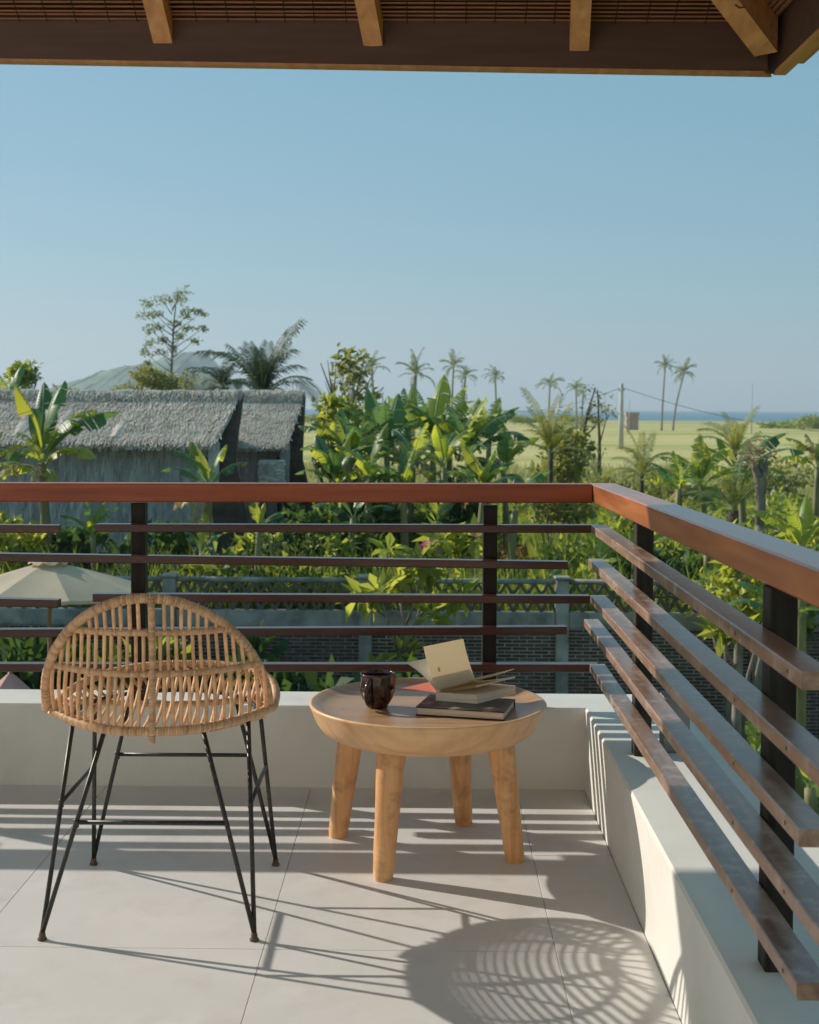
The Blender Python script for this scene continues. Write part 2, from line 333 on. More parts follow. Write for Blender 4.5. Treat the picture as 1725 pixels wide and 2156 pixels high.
# ------------------------------------------------------------------ mesh helpers
class MB:
    def __init__(s): s.v, s.f, s.m = [], [], []
    def face(s, idx, mi=0): s.f.append(tuple(idx)); s.m.append(mi)
    def add(s, vs, fs, mi=0):
        o = len(s.v); s.v += [tuple(q) for q in vs]
        for q in fs: s.face([i + o for i in q], mi)
    def box(s, a, b, mi=0, bev=0.0):
        x0, y0, z0 = a; x1, y1, z1 = b
        if bev:
            e = bev
            pts = []
            # chamfered box: 24 verts
            X, Y, Z = (x0, x1), (y0, y1), (z0, z1)
            idx = {}
            for i in (0, 1):
                for j in (0, 1):
                    for k in (0, 1):
                        sx, sy, sz = (1, -1)[i] * e, (1, -1)[j] * e, (1, -1)[k] * e
                        idx[(i, j, k, 0)] = len(pts); pts.append((X[i], Y[j] + sy, Z[k] + sz))
                        idx[(i, j, k, 1)] = len(pts); pts.append((X[i] + sx, Y[j], Z[k] + sz))
                        idx[(i, j, k, 2)] = len(pts); pts.append((X[i] + sx, Y[j] + sy, Z[k]))
            fs = []
            q = lambda *c: fs.append([idx[t] for t in c])
            q((0,0,0,0),(0,0,1,0),(0,1,1,0),(0,1,0,0)); q((1,0,0,0),(1,1,0,0),(1,1,1,0),(1,0,1,0))
            q((0,0,0,1),(1,0,0,1),(1,0,1,1),(0,0,1,1)); q((0,1,0,1),(0,1,1,1),(1,1,1,1),(1,1,0,1))
            q((0,0,0,2),(0,1,0,2),(1,1,0,2),(1,0,0,2)); q((0,0,1,2),(1,0,1,2),(1,1,1,2),(0,1,1,2))
            for i in (0, 1):
                for j in (0, 1):
                    q((i,j,0,0),(i,j,0,1),(i,j,1,1),(i,j,1,0))
                for k in (0, 1):
                    q((i,0,k,0),(i,1,k,0),(i,1,k,2),(i,0,k,2))
            for j in (0, 1):
                for k in (0, 1):
                    q((0,j,k,1),(1,j,k,1),(1,j,k,2),(0,j,k,2))
            for i in (0, 1):
                for j in (0, 1):
                    for k in (0, 1): q((i,j,k,0),(i,j,k,1),(i,j,k,2))
            s.add(pts, fs, mi); return
        s.add([(x0,y0,z0),(x1,y0,z0),(x1,y1,z0),(x0,y1,z0),(x0,y0,z1),(x1,y0,z1),(x1,y1,z1),(x0,y1,z1)],
              [(0,3,2,1),(4,5,6,7),(0,1,5,4),(1,2,6,5),(2,3,7,6),(3,0,4,7)], mi)
    def hexa(s, c, mi=0):
        """8 corners, bottom ring then top ring"""
        s.add(c, [(0,3,2,1),(4,5,6,7),(0,1,5,4),(1,2,6,5),(2,3,7,6),(3,0,4,7)], mi)
    def tube(s, pts, rad, n=8, closed=False, caps=True, mi=0, sq=1.0):
        pts = [Vector(p) for p in pts]
        k = len(pts)
        if not hasattr(rad, '__len__'): rad = [rad] * k
        T = []
        for i in range(k):
            a = pts[(i - 1) % k] if (closed or i > 0) else pts[i]
            b = pts[(i + 1) % k] if (closed or i < k - 1) else pts[i]
            t = b - a
            T.append(t.normalized() if t.length > 1e-9 else Vector((0, 0, 1)))
        up = Vector((0, 0, 1)) if abs(T[0].z) < 0.9 else Vector((1, 0, 0))
        nx = T[0].cross(up).normalized()
        o = len(s.v)
        for i in range(k):
            nx = (nx - T[i] * nx.dot(T[i])).normalized()
            ny = T[i].cross(nx)
            for j in range(n):
                a = 2 * math.pi * j / n
                s.v.append(tuple(pts[i] + (nx * math.cos(a) + ny * math.sin(a) * sq) * rad[i]))
        for i in range(k if closed else k - 1):
            i2 = (i + 1) % k
            for j in range(n):
                j2 = (j + 1) % n
                s.face((o + i * n + j, o + i * n + j2, o + i2 * n + j2, o + i2 * n + j), mi)
        if caps and not closed:
            s.face([o + j for j in range(n)][::-1], mi)
            s.face([o + (k - 1) * n + j for j in range(n)], mi)
    def lathe(s, prof, n=48, c=(0, 0), mi=0, wob=None):
        o = len(s.v)
        for (r, z) in prof:
            for j in range(n):
                a = 2 * math.pi * j / n
                rr = r * (1 + (wob(a, z) if wob else 0))
                s.v.append((c[0] + rr * math.cos(a), c[1] + rr * math.sin(a), z))
        for i in range(len(prof) - 1):
            for j in range(n):
                j2 = (j + 1) % n
                s.face((o + i * n + j, o + i * n + j2, o + (i + 1) * n + j2, o + (i + 1) * n + j), mi)
    def mesh(s, name, mats, smooth=False, off=None):
        me = bpy.data.meshes.new(name)
        v = s.v if off is None else [(a - off[0], b - off[1], c - off[2]) for a, b, c in s.v]
        me.from_pydata(v, [], s.f)
        for m in (mats if isinstance(mats, (list, tuple)) else [mats]): me.materials.append(m)
        if isinstance(mats, (list, tuple)) and len(mats) > 1: me.polygons.foreach_set('material_index', s.m)
        if smooth: me.polygons.foreach_set('use_smooth', [True] * len(me.polygons))
        me.update()
        return me
    def build(s, name, mats, parent=None, smooth=False, off=None, auto=False):
        me = s.mesh(name, mats, smooth, off)
        if auto and smooth:
            try: me.set_sharp_from_angle(angle=R(40))
            except Exception: pass
        return link(name, me, parent)

def link(name, me, parent=None):
    o = bpy.data.objects.new(name, me)
    COL.objects.link(o)
    if parent is not None: o.parent = parent
    return o

def tag(o, label=None, cat=None, group=None, kind=None):
    if label: o['label'] = label
    if cat: o['category'] = cat
    if group: o['group'] = group
    if kind: o['kind'] = kind
    return o

def thing(name, label, cat, loc=(0, 0, 0), rz=0.0, group=None):
    o = bpy.data.objects.new(name, None)
    o.empty_display_size = 0.1
    COL.objects.link(o)
    o.location = loc
    o.rotation_euler = (0, 0, rz)
    return tag(o, label, cat, group)

def np_mesh(name, verts, faces, mat, parent=None):
    """quads or tris as numpy arrays"""
    me = bpy.data.meshes.new(name)
    nf, k = faces.shape
    me.vertices.add(len(verts))
    me.vertices.foreach_set('co', verts.astype(np.float32).ravel())
    me.loops.add(nf * k)
    me.loops.foreach_set('vertex_index', faces.astype(np.int32).ravel())
    me.polygons.add(nf)
    me.polygons.foreach_set('loop_start', np.arange(0, nf * k, k, dtype=np.int32))
    me.materials.append(mat)
    me.update(calc_edges=True)
    return link(name, me, parent)

GZ = -3.2            # garden ground level
def G(y):
    """ground level: the plot behind the garden wall lies a metre higher and falls back to the field"""
    if y < 18.05: return GZ
    if y < 40: return -2.2
    return -2.2 + (GZ + 2.2) * min(1.0, (y - 40) / 60.0)

# ================================================================== STRUCTURE: land, sea, hill
def field_material():
    m, nt, out = new_mat('field_grass')
    L = nt.links
    g = N(nt, 'ShaderNodeNewGeometry')
    sep = N(nt, 'ShaderNodeSeparateXYZ')
    L.new(g.outputs['Position'], sep.inputs[0])
    # large streaks lying across the view, so mowing and wet lines read as bands
    mp = N(nt, 'ShaderNodeMapping'); mp.inputs['Scale'].default_value = (0.016, 0.070, 0.03)
    L.new(g.outputs['Position'], mp.inputs[0])
    n1 = N(nt, 'ShaderNodeTexNoise'); n1.inputs['Scale'].default_value = 1.0; n1.inputs['Detail'].default_value = 8
    L.new(mp.outputs[0], n1.inputs[0])
    c1 = ramp(nt, n1.outputs[0], [(0.12, (0.17, 0.19, 0.06)), (0.38, (0.38, 0.36, 0.11)), (0.52, (0.55, 0.48, 0.185)), (0.72, (0.62, 0.51, 0.24))])
    n2 = N(nt, 'ShaderNodeTexNoise'); n2.inputs['Scale'].default_value = 0.9; n2.inputs['Detail'].default_value = 8
    L.new(g.outputs['Position'], n2.inputs[0])
    c2 = ramp(nt, n2.outputs[0], [(0.3, (0.09, 0.13, 0.03)), (0.55, (0.19, 0.23, 0.05)), (0.75, (0.29, 0.28, 0.09))])
    # near the garden the turf is lusher
    mr = N(nt, 'ShaderNodeMapRange'); mr.inputs[1].default_value = 45; mr.inputs[2].default_value = 110
    n3 = N(nt, 'ShaderNodeTexNoise'); n3.inputs['Scale'].default_value = 0.06; n3.inputs['Detail'].default_value = 5
    L.new(g.outputs['Position'], n3.inputs[0])
    ma = N(nt, 'ShaderNodeMath', operation='MULTIPLY_ADD'); ma.inputs[1].default_value = 60; 
    L.new(n3.outputs[0], ma.inputs[0]); L.new(sep.outputs[1], ma.inputs[2])
    ms = N(nt, 'ShaderNodeMath', operation='SUBTRACT'); ms.inputs[1].default_value = 30
    L.new(ma.outputs[0], ms.inputs[0])
    L.new(ms.outputs[0], mr.inputs[0])
    mx = N(nt, 'ShaderNodeMix', data_type='RGBA')
    L.new(mr.outputs[0], mx.inputs[0]); L.new(c2, mx.inputs[6]); L.new(c1, mx.inputs[7])
    b = N(nt, 'ShaderNodeBsdfPrincipled')
    b.inputs['Roughness'].default_value = 0.9
    b.inputs['Specular IOR Level'].default_value = 0.15
    L.new(mx.outputs[2], b.inputs['Base Color'])
    bn = N(nt, 'ShaderNodeBump'); bn.inputs['Strength'].default_value = 0.5; bn.inputs['Distance'].default_value = 0.15
    L.new(n2.outputs[0], bn.inputs['Height']); L.new(bn.outputs[0], b.inputs['Normal'])
    L.new(b.outputs[0], out.inputs[0])
    return m
M['field'] = field_material()

SHORE = 560.0
def build_land():
    xs = np.concatenate([np.linspace(-4000, -160, 14), np.linspace(-140, 140, 41), np.linspace(160, 4000, 14)])
    ys = np.concatenate([np.linspace(-200, -10, 4), np.linspace(-5, 17.9, 14), np.array([17.96, 18.06]), np.linspace(19, 120, 46), np.linspace(130, SHORE, 30)])
    X, Y = np.meshgrid(xs, ys)
    Z = np.vectorize(G)(Y).astype(float)
    far = np.clip((Y - 60) / 60, 0, 1)
    Z += far * (0.10 * np.sin(X * 0.11 + 1) + 0.12 * np.sin(Y * 0.09 + X * 0.05))
    Z += np.clip((Y - (SHORE - 25)) / 25, 0, 1) * -0.5
    yj = np.where(Y >= SHORE - 0.1, 14 * np.sin(X * 0.013) + 9 * np.sin(X * 0.031 + 2), 0)
    V = np.stack([X, Y + yj, Z], -1).reshape(-1, 3)
    nx, ny = len(xs), len(ys)
    i = np.arange(nx * (ny - 1)).reshape(ny - 1, nx)[:, :-1].ravel()
    F = np.stack([i, i + 1, i + nx + 1, i + nx], -1)
    o = np_mesh('ground', V, F, M['field'])
    tag(o, 'flat yellow green grass field reaching to the sea', kind='structure')
build_land()

def build_sea():
    m, nt, out = new_mat('sea_water')
    L = nt.links
    b = N(nt, 'ShaderNodeBsdfPrincipled')
    b.inputs['Base Color'].default_value = (0.045, 0.15, 0.22, 1)
    b.inputs['Roughness'].default_value = 0.30
    b.inputs['IOR'].default_value = 1.33
    g = N(nt, 'ShaderNodeNewGeometry')
    mp = N(nt, 'ShaderNodeMapping'); mp.inputs['Scale'].default_value = (0.03, 0.12, 0.1)
    L.new(g.outputs['Position'], mp.inputs[0])
    n1 = N(nt, 'ShaderNodeTexNoise'); n1.inputs['Scale'].default_value = 1; n1.inputs['Detail'].default_value = 6
    L.new(mp.outputs[0], n1.inputs[0])
    bn = N(nt, 'ShaderNodeBump'); bn.inputs['Strength'].default_value = 0.6; bn.inputs['Distance'].default_value = 1.2
    L.new(n1.outputs[0], bn.inputs['Height']); L.new(bn.outputs[0], b.inputs['Normal'])
    col = ramp(nt, n1.outputs[0], [(0.35, (0.03, 0.12, 0.19)), (0.62, (0.055, 0.18, 0.25)), (0.80, (0.35, 0.45, 0.48))])
    L.new(col, b.inputs['Base Color'])
    L.new(b.outputs[0], out.inputs[0])
    mb = MB()
    mb.add([(-6000, SHORE - 60, GZ - 0.35), (6000, SHORE - 60, GZ - 0.35), (6000, 5200, GZ - 0.35), (-6000, 5200, GZ - 0.35)], [(0, 1, 2, 3)])
    tag(mb.build('sea', m), 'calm blue sea along the horizon', kind='structure')
build_sea()

def build_hill():
    mb = MB()
    Y0 = 2000.0
    prof = [(120, 832), (190, 800), (235, 783), (272, 772), (300, 768), (340, 764), (372, 748), (400, 741), (425, 743), (445, 760), (465, 790), (500, 826), (540, 850)]
    xs = np.linspace(120, 540, 110)
    hs = np.interp(xs, [p[0] for p in prof], [p[1] for p in prof])
    rows = []
    for j, (dy, sc) in enumerate([(-460, 0.0), (-300, 0.35), (-160, 0.72), (-50, 0.95), (0, 1.0), (100, 0.85), (350, 0.3), (560, 0)]):
        row = []
        for x, h in zip(xs, hs):
            p = P(x, h, y=Y0)
            top = p.z + 1.6 * math.sin(x * 0.9) + 2.0 * math.sin(x * 2.3 + j) + random.uniform(-1.5, 1.5)
            row.append((p.x + 6 * math.sin(x * 0.3 + j), Y0 + dy, GZ - 1 + (top - GZ + 1) * sc))
        rows.append(row)
    n = len(xs)
    for r in rows: mb.v += r
    for j in range(len(rows) - 1):
        for i in range(n - 1):
            a = j * n + i
            mb.face((a, a + 1, a + n + 1, a + n))
    m = surf('hill_scrub', [(0.3, (0.05, 0.11, 0.05)), (0.55, (0.12, 0.19, 0.08)), (0.8, (0.22, 0.26, 0.12))], (0.035, 0.035, 0.035), detail=12, rough=0.95, bump=0.8, bump_dist=6.0)
    tag(mb.build('hill', m, smooth=True), 'hazy blue wooded hill behind the thatched roofs', kind='structure')
build_hill()

# ================================================================== TERRACE
PX0, PX1 = 0.535, 0.95        # side parapet
YF0, YF1 = 4.41, 4.64         # front parapet
PZ = 0.27
XL = -7.0
YB = -1.3

def build_floor():
    fl = MB()
    fl.box((XL, YB, -0.25), (PX0 + 0.1, YF0 + 0.1, -0.0045))
    f = tag(fl.build('floor', M['grout']), 'pale stone tiled terrace floor', kind='structure')
    s = 0.675; g = 0.0007
    t = MB(); t.box((-s / 2 + g, -s / 2 + g, -0.004), (s / 2 - g, s / 2 - g, 0.0), bev=0.0005)
    full = t.mesh('tile', M['tile'])
    x0, y0 = 0.312, 3.753
    for i in range(-10, 2):
        for j in range(-8, 2):
            ax, bx = x0 + (i - 1) * s, x0 + i * s
            ay, by = y0 + (j - 1) * s, y0 + j * s
            bx2, by2 = min(bx, PX0 - 0.001), min(by, YF0 - 0.001)
            if bx2 - ax < 0.02 or by2 - ay < 0.02 or ay < YB - 0.5 or ax < XL: continue
            if bx2 < bx or by2 < by:
                t = MB(); t.box((ax + g, ay + g, -0.004), (bx2 - g, by2 - g, 0.0), bev=0.0012)
                t.build('tile', M['tile'], f)
            else:
                o = link('tile', full, f); o.location = ((ax + bx) / 2, (ay + by) / 2, 0)
build_floor()

def build_parapet():
    # L shaped plan, extruded
    mb = MB()
    e = 0.006
    def ring(d, z): return [(XL, YF0 + d, z), (PX0 + d, YF0 + d, z), (PX0 + d, YB, z), (PX1 - d, YB, z), (PX1 - d, YF1 - d, z), (XL, YF1 - d, z)]
    rs = [ring(0, -0.4), ring(0, PZ - e), ring(e, PZ)]
    for r in rs: mb.v += r
    for k in range(2):
        for i in range(6):
            j = (i + 1) % 6
            mb.face((k * 6 + i, k * 6 + j, (k + 1) * 6 + j, (k + 1) * 6 + i))
    mb.face((12, 13, 16, 17)); mb.face((13, 14, 15, 16))
    mb.face((0, 5, 4, 1)); mb.face((1, 4, 3, 2))
    w = tag(mb.build('parapet_wall', M['white']), 'low white parapet wall wrapping the terrace corner', 'wall')
    # house storey below the terrace
    h = MB(); h.box((XL, YB, GZ), (PX1 - 0.03, YF1 - 0.03, -0.405))
    tag(h.build('storey_wall_below', M['white']), 'white storey wall under the terrace', 'wall')
    s = MB()
    s.box((0.690, 3.84, PZ), (0.765, 3.915, PZ + 0.165), bev=0.004)
    tag(s.build('concrete_stub', M['concrete']), 'short mottled grey concrete stub on the side parapet behind a railing post', 'stub post')
build_parapet()

def bar(mb, a, b, w, h, axis, bev=0.003):
    """rectangular bar between two points given on its inner top edge; axis x: depth w goes +y; axis y: width w goes +x; h goes down"""
    a, b = Vector(a), Vector(b)
    d = Vector((0, w, 0)) if axis == 'x' else Vector((w, 0, 0))
    u = Vector((0, 0, -h))
    e = bev
    du = d.normalized() * e; dz = Vector((0, 0, -e))
    prof = [dz, du, d - du, d + dz, d + u - dz, d - du + u, u + du, u - dz]
    n = 8
    o = len(mb.v)
    for p in (a, b):
        for q in prof: mb.v.append(tuple(p + q))
    for i in range(n):
        j = (i + 1) % n
        mb.face((o + i, o + j, o + n + j, o + n + i) if axis == 'x' else (o + i, o + n + i, o + n + j, o + j))
    c1 = [o + i for i in range(n)]; c2 = [o + n + i for i in range(n)]
    mb.face(c1 if axis == 'y' else c1[::-1]); mb.face(c2[::-1] if axis == 'y' else c2)

YS = 4.412                     # inner faces of the front slats and rail
def line_at(p0, p1, x):
    t = (x - p0.x) / (p1.x - p0.x)
    return p0.lerp(p1, t)

def build_front_railing():
    t = thing('front_railing', 'red brown timber railing along the front parapet facing the garden', 'railing', (-1.0, YS + 0.05, PZ))
    off = t.location
    a, b = P(0, 1017.5, y=YS), P(1247, 1020, y=YS)
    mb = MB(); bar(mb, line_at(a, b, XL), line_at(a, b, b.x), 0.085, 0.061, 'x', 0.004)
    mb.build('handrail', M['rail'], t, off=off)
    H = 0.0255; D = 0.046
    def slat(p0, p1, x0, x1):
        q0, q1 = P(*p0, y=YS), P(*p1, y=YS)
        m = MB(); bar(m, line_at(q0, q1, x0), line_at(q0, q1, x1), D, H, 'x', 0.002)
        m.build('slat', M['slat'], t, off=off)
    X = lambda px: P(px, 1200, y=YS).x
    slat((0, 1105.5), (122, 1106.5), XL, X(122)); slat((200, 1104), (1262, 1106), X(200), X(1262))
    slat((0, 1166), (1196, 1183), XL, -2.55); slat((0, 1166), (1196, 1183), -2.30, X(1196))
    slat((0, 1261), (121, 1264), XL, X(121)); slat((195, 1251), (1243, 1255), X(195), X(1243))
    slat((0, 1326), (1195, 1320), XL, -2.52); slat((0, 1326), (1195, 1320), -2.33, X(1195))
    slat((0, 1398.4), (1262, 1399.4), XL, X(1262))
    zr = 0.93
    for x in (-5.9, -4.75, -3.58, -2.45, -0.968, 0.198):
        m = MB(); m.box((x, YS + D + 0.001, PZ), (x + 0.047, YS + D + 0.049, zr), bev=0.002)
        m.build('post', M['post'], t, off=off)
    return b
RAIL_END = build_front_railing()

def build_side_railing():
    t = thing('side_railing', 'weathered timber railing running along the side parapet towards the viewer', 'railing', (0.6, 1.5, PZ))
    off = t.location
    z = RAIL_END.z
    a = Vector((RAIL_END.x + 0.001, 4.497, z)); n = Vector((0.598, 2.2, z + 0.004))
    b = a + (n - a) * ((YB - a.y) / (n.y - a.y))
    mb = MB(); bar(mb, a, b, 0.085, 0.061, 'y', 0.004)
    mb.build('handrail', M['rail_y'], t, off=off)
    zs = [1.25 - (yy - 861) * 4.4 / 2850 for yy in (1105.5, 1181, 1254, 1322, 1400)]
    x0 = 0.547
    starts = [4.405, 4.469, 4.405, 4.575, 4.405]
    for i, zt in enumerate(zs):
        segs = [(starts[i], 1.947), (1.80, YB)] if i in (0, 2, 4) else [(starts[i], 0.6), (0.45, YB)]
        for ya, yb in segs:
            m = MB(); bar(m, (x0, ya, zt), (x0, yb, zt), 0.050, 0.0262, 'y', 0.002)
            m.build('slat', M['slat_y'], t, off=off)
    sc = MB(); sc.lathe([(0.0001, 0.0010), (0.0030, 0.0008), (0.0040, 0.0)], 10)
    scm = sc.mesh('screw', M['screw_dark'])
    for zt in zs:
        for y in (3.826, 2.359, 2.02):
            o = link('screw', scm, t)
            o.location = (x0 - 0.0003 - off[0], y - off[1], zt - 0.013 - off[2]); o.rotation_euler = (0, R(-90), 0)
    for y in (3.80, 2.333, 0.9, -0.55):
        m = MB(); m.box((0.600, y, PZ), (0.6485, y + 0.052, z - 0.062), bev=0.002)
        m.build('post', M['post_grey'], t, off=off)
build_side_railing()

def build_roof():
    SL = 0.70
    XW = -4.3      # unseen roof end, cut short so sun bounces in from the left
    t = thing('terrace_roof', 'dark timber roof eave with rafters and bamboo ceiling above the terrace', 'roof', (-2.0, 1.0, 2.4))
    off = t.location
    XE = 1.145; YE = 4.515
    a, b = P(0, 129, y=YE + 0.044), P(1615, 156, y=YE + 0.044)
    def fz(x): return line_at(a, b, x).z
    # front fascia board
    mb = MB()
    c = []
    for (zz) in (0, 0.20):
        c += [(XW, YE, fz(XW) + zz), (XE - 0.02, YE, fz(XE) + zz), (XE + 0.02, YE + 0.044, fz(XE) + zz), (XW, YE + 0.044, fz(XW) + zz)]
    mb.hexa(c); mb.build('fascia_board', M['fascia'], t, off=off)
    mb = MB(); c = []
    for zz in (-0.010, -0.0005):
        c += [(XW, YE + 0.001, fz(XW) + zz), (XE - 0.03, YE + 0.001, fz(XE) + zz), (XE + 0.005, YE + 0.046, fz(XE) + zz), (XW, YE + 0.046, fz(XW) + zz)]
    mb.hexa(c); mb.build('lit_edge_strip', M['rafter'], t, off=off)  # strip under the board, bounced light put into its paler colour
    zE = fz(XE)
    # side fascia: an inner and an outer board, bounced light painted as a paler foot strip
    for xa, xb, z0, yb in ((XE + 0.012, XE + 0.048, 0.008, YE + 0.03), (XE + 0.075, XE + 0.112, 0.05, YE + 0.045)):
        m = MB(); m.box((xa, YB, zE + z0), (xb, yb, zE + 0.21)); m.build('fascia_board', M['fascia'], t, off=off)
        m = MB(); m.box((xa - 0.002, YB, zE + z0 - 0.012), (xb + 0.003, yb + 0.012, zE + z0 - 0.0005)); m.build('lit_edge_strip', M['rafter'], t, off=off)
    zc = zE + 0.155             # ceiling height at the eave line
    # front ceiling plane: z = zc + SL*(YE - y) ; side plane: z = zc + SL*(XE - x)
    # roof skin
    sk = MB()
    top = 1.35
    A = (XE + 0.15, YE + 0.15); 
    def zf(y): return zc + 0.03 + SL * (YE - y)
    def zs(x): return zc + 0.03 + SL * (XE - x)
    h0 = (XE + 0.15, YE + 0.15, zf(YE + 0.15)); h1 = (XE - top, YE - top, zf(YE - top))
    for dz in (0.0, 0.12):
        o = len(sk.v)
        sk.v += [(XW, YE + 0.15, h0[2] + dz), (h0[0], h0[1], h0[2] + dz), (h1[0], h1[1], h1[2] + dz), (XW, h1[1], h1[2] + dz),
                 (h0[0], YB, h0[2] + dz), (h1[0], YB, h1[2] + dz), (XW, YB, h1[2] + dz)]
        sk.face((o, o + 1, o + 2, o + 3)); sk.face((o + 1, o + 4, o + 5, o + 2)); sk.face((o + 3, o + 2, o + 5, o + 6))
    sk.face((0, 7, 8, 1)); sk.face((1, 8, 11, 4))
    sk.build('roof_skin', M['roof_skin'], t, off=off)
    # bamboo strips of the ceiling, laid along the eave, one after the other up the slope
    ln = math.hypot(1, SL); uy, uz = -1 / ln, SL / ln
    pitch = 0.0165
    for k in range(82):
        s = 0.002 + pitch * (k + 0.5)
        y, z = YE + uy * s, zc + uz * s
        r = pitch * 0.53
        xe = XE - (YE - y) - 0.03
        m = MB()
        m.tube([(XW, y, z + 0.004 * math.sin(k * 1.7)), (-3, y, z), (-0.8, y, z + 0.002 * math.sin(k * 2.1)), (0.3, y, z), (xe, y, z)], r, 6, sq=0.28)
        m.build('bamboo_strip', M['mat'], t, off=off)
        ye = YE - (XE - (XE + uy * s)) - 0.03
    m = MB()
    m.box((XW, YB, zf(YE - top) - 0.06), (XE - top + 0.02, YE - top + 0.02, zf(YE - top) - 0.012))
    m.build('bounce_ceiling', M['ceiling'], t, off=off)  # unseen flat pale ceiling, added to bounce fill light over the terrace
    for k in range(70):
        s = 0.004 + pitch * (k + 0.5)
        x, z = XE + uy * s, zc + uz * s
        m = MB()
        m.tube([(x, YB, z), (x, YE - (XE - x) - 0.03, z)], pitch * 0.55, 6, sq=0.28)
        m.build('bamboo_strip', M['mat'], t, off=off)
    # stitching cords
    for k in range(-42, 11):
        x = 0.03 + k * 0.0985 + random.uniform(-0.006, 0.006)
        s1 = min(1.3, max(0.05, XE - x - 0.05)) * 1.0
        m = MB()
        m.tube([(x, YE + uy * 0.004, zc + uz * 0.004 - 0.006), (x + 0.004, YE + uy * s1, zc + uz * s1 - 0.006)], 0.0017, 5)
        m.build('stitch_cord', M['cord'], t, off=off)
    # rafters, their lower ends cut against the fascia
    def rafter(p0, p1, w, h):
        p0, p1 = Vector(p0), Vector(p1)
        d = (p1 - p0); side = Vector((d.y, -d.x, 0)).normalized() * (w / 2)
        up = Vector((0, 0, h))
        m = MB()
        m.hexa([p0 - side, p0 + side, p1 + side, p1 - side, p0 - side + up, p0 + side + up, p1 + side + up, p1 - side + up])
        m.build('rafter', M['rafter'], t, off=off)
    for px, py, lean in ((-190, 84, 0.05), (343, 91, 0.03), (786, 97, 0.10), (1220, 107, 0.05)):
        q = P(px, py, y=YE - 0.003)
        L = 1.3
        rafter((q.x, YE - 0.001, q.z), (q.x - lean * 2, YE - L, q.z + SL * L), 0.064, 0.10)
    for x in (-2.4, -3.2, -4.0):
        rafter((x, YE - 0.001, zE + 0.07), (x, YE - 1.3, zE + 0.07 + SL * 1.3), 0.064, 0.10)
    for y in (3.2, 2.2, 1.2, 0.2):
        rafter((XE - 0.001, y, zE + 0.07), (XE - 1.2, y, zE + 0.07 + SL * 1.2), 0.064, 0.09)
    rafter((XE - 0.035, YE - 0.035, zE + 0.045), (XE - 1.33, YE - 1.33, zE + 0.045 + SL * 1.295), 0.085, 0.11)
    # small carved mark on the hip rafter
    m = MB()
    q0 = Vector((XE - 0.165, YE - 0.215, zE + 0.045 + SL * 0.155 - 0.001))
    m.tube([q0 + Vector((-0.012, 0.004, 0.0)), q0 + Vector((0.004, 0.010, -0.0085)), q0 + Vector((0.016, -0.004, -0.008))], 0.0022, 5)
    m.build('carved_mark', M['cord'], t, off=off)
    # unseen house front behind the terrace, set near and pale to bounce fill light
    w = MB(); w.box((XL, YB - 0.25, -0.4), (PX1, YB - 0.01, 3.6))
    tag(w.build('house_front', M['ceiling']), 'unseen pale house front at the back of the terrace, bouncing fill light', 'wall')
build_roof()

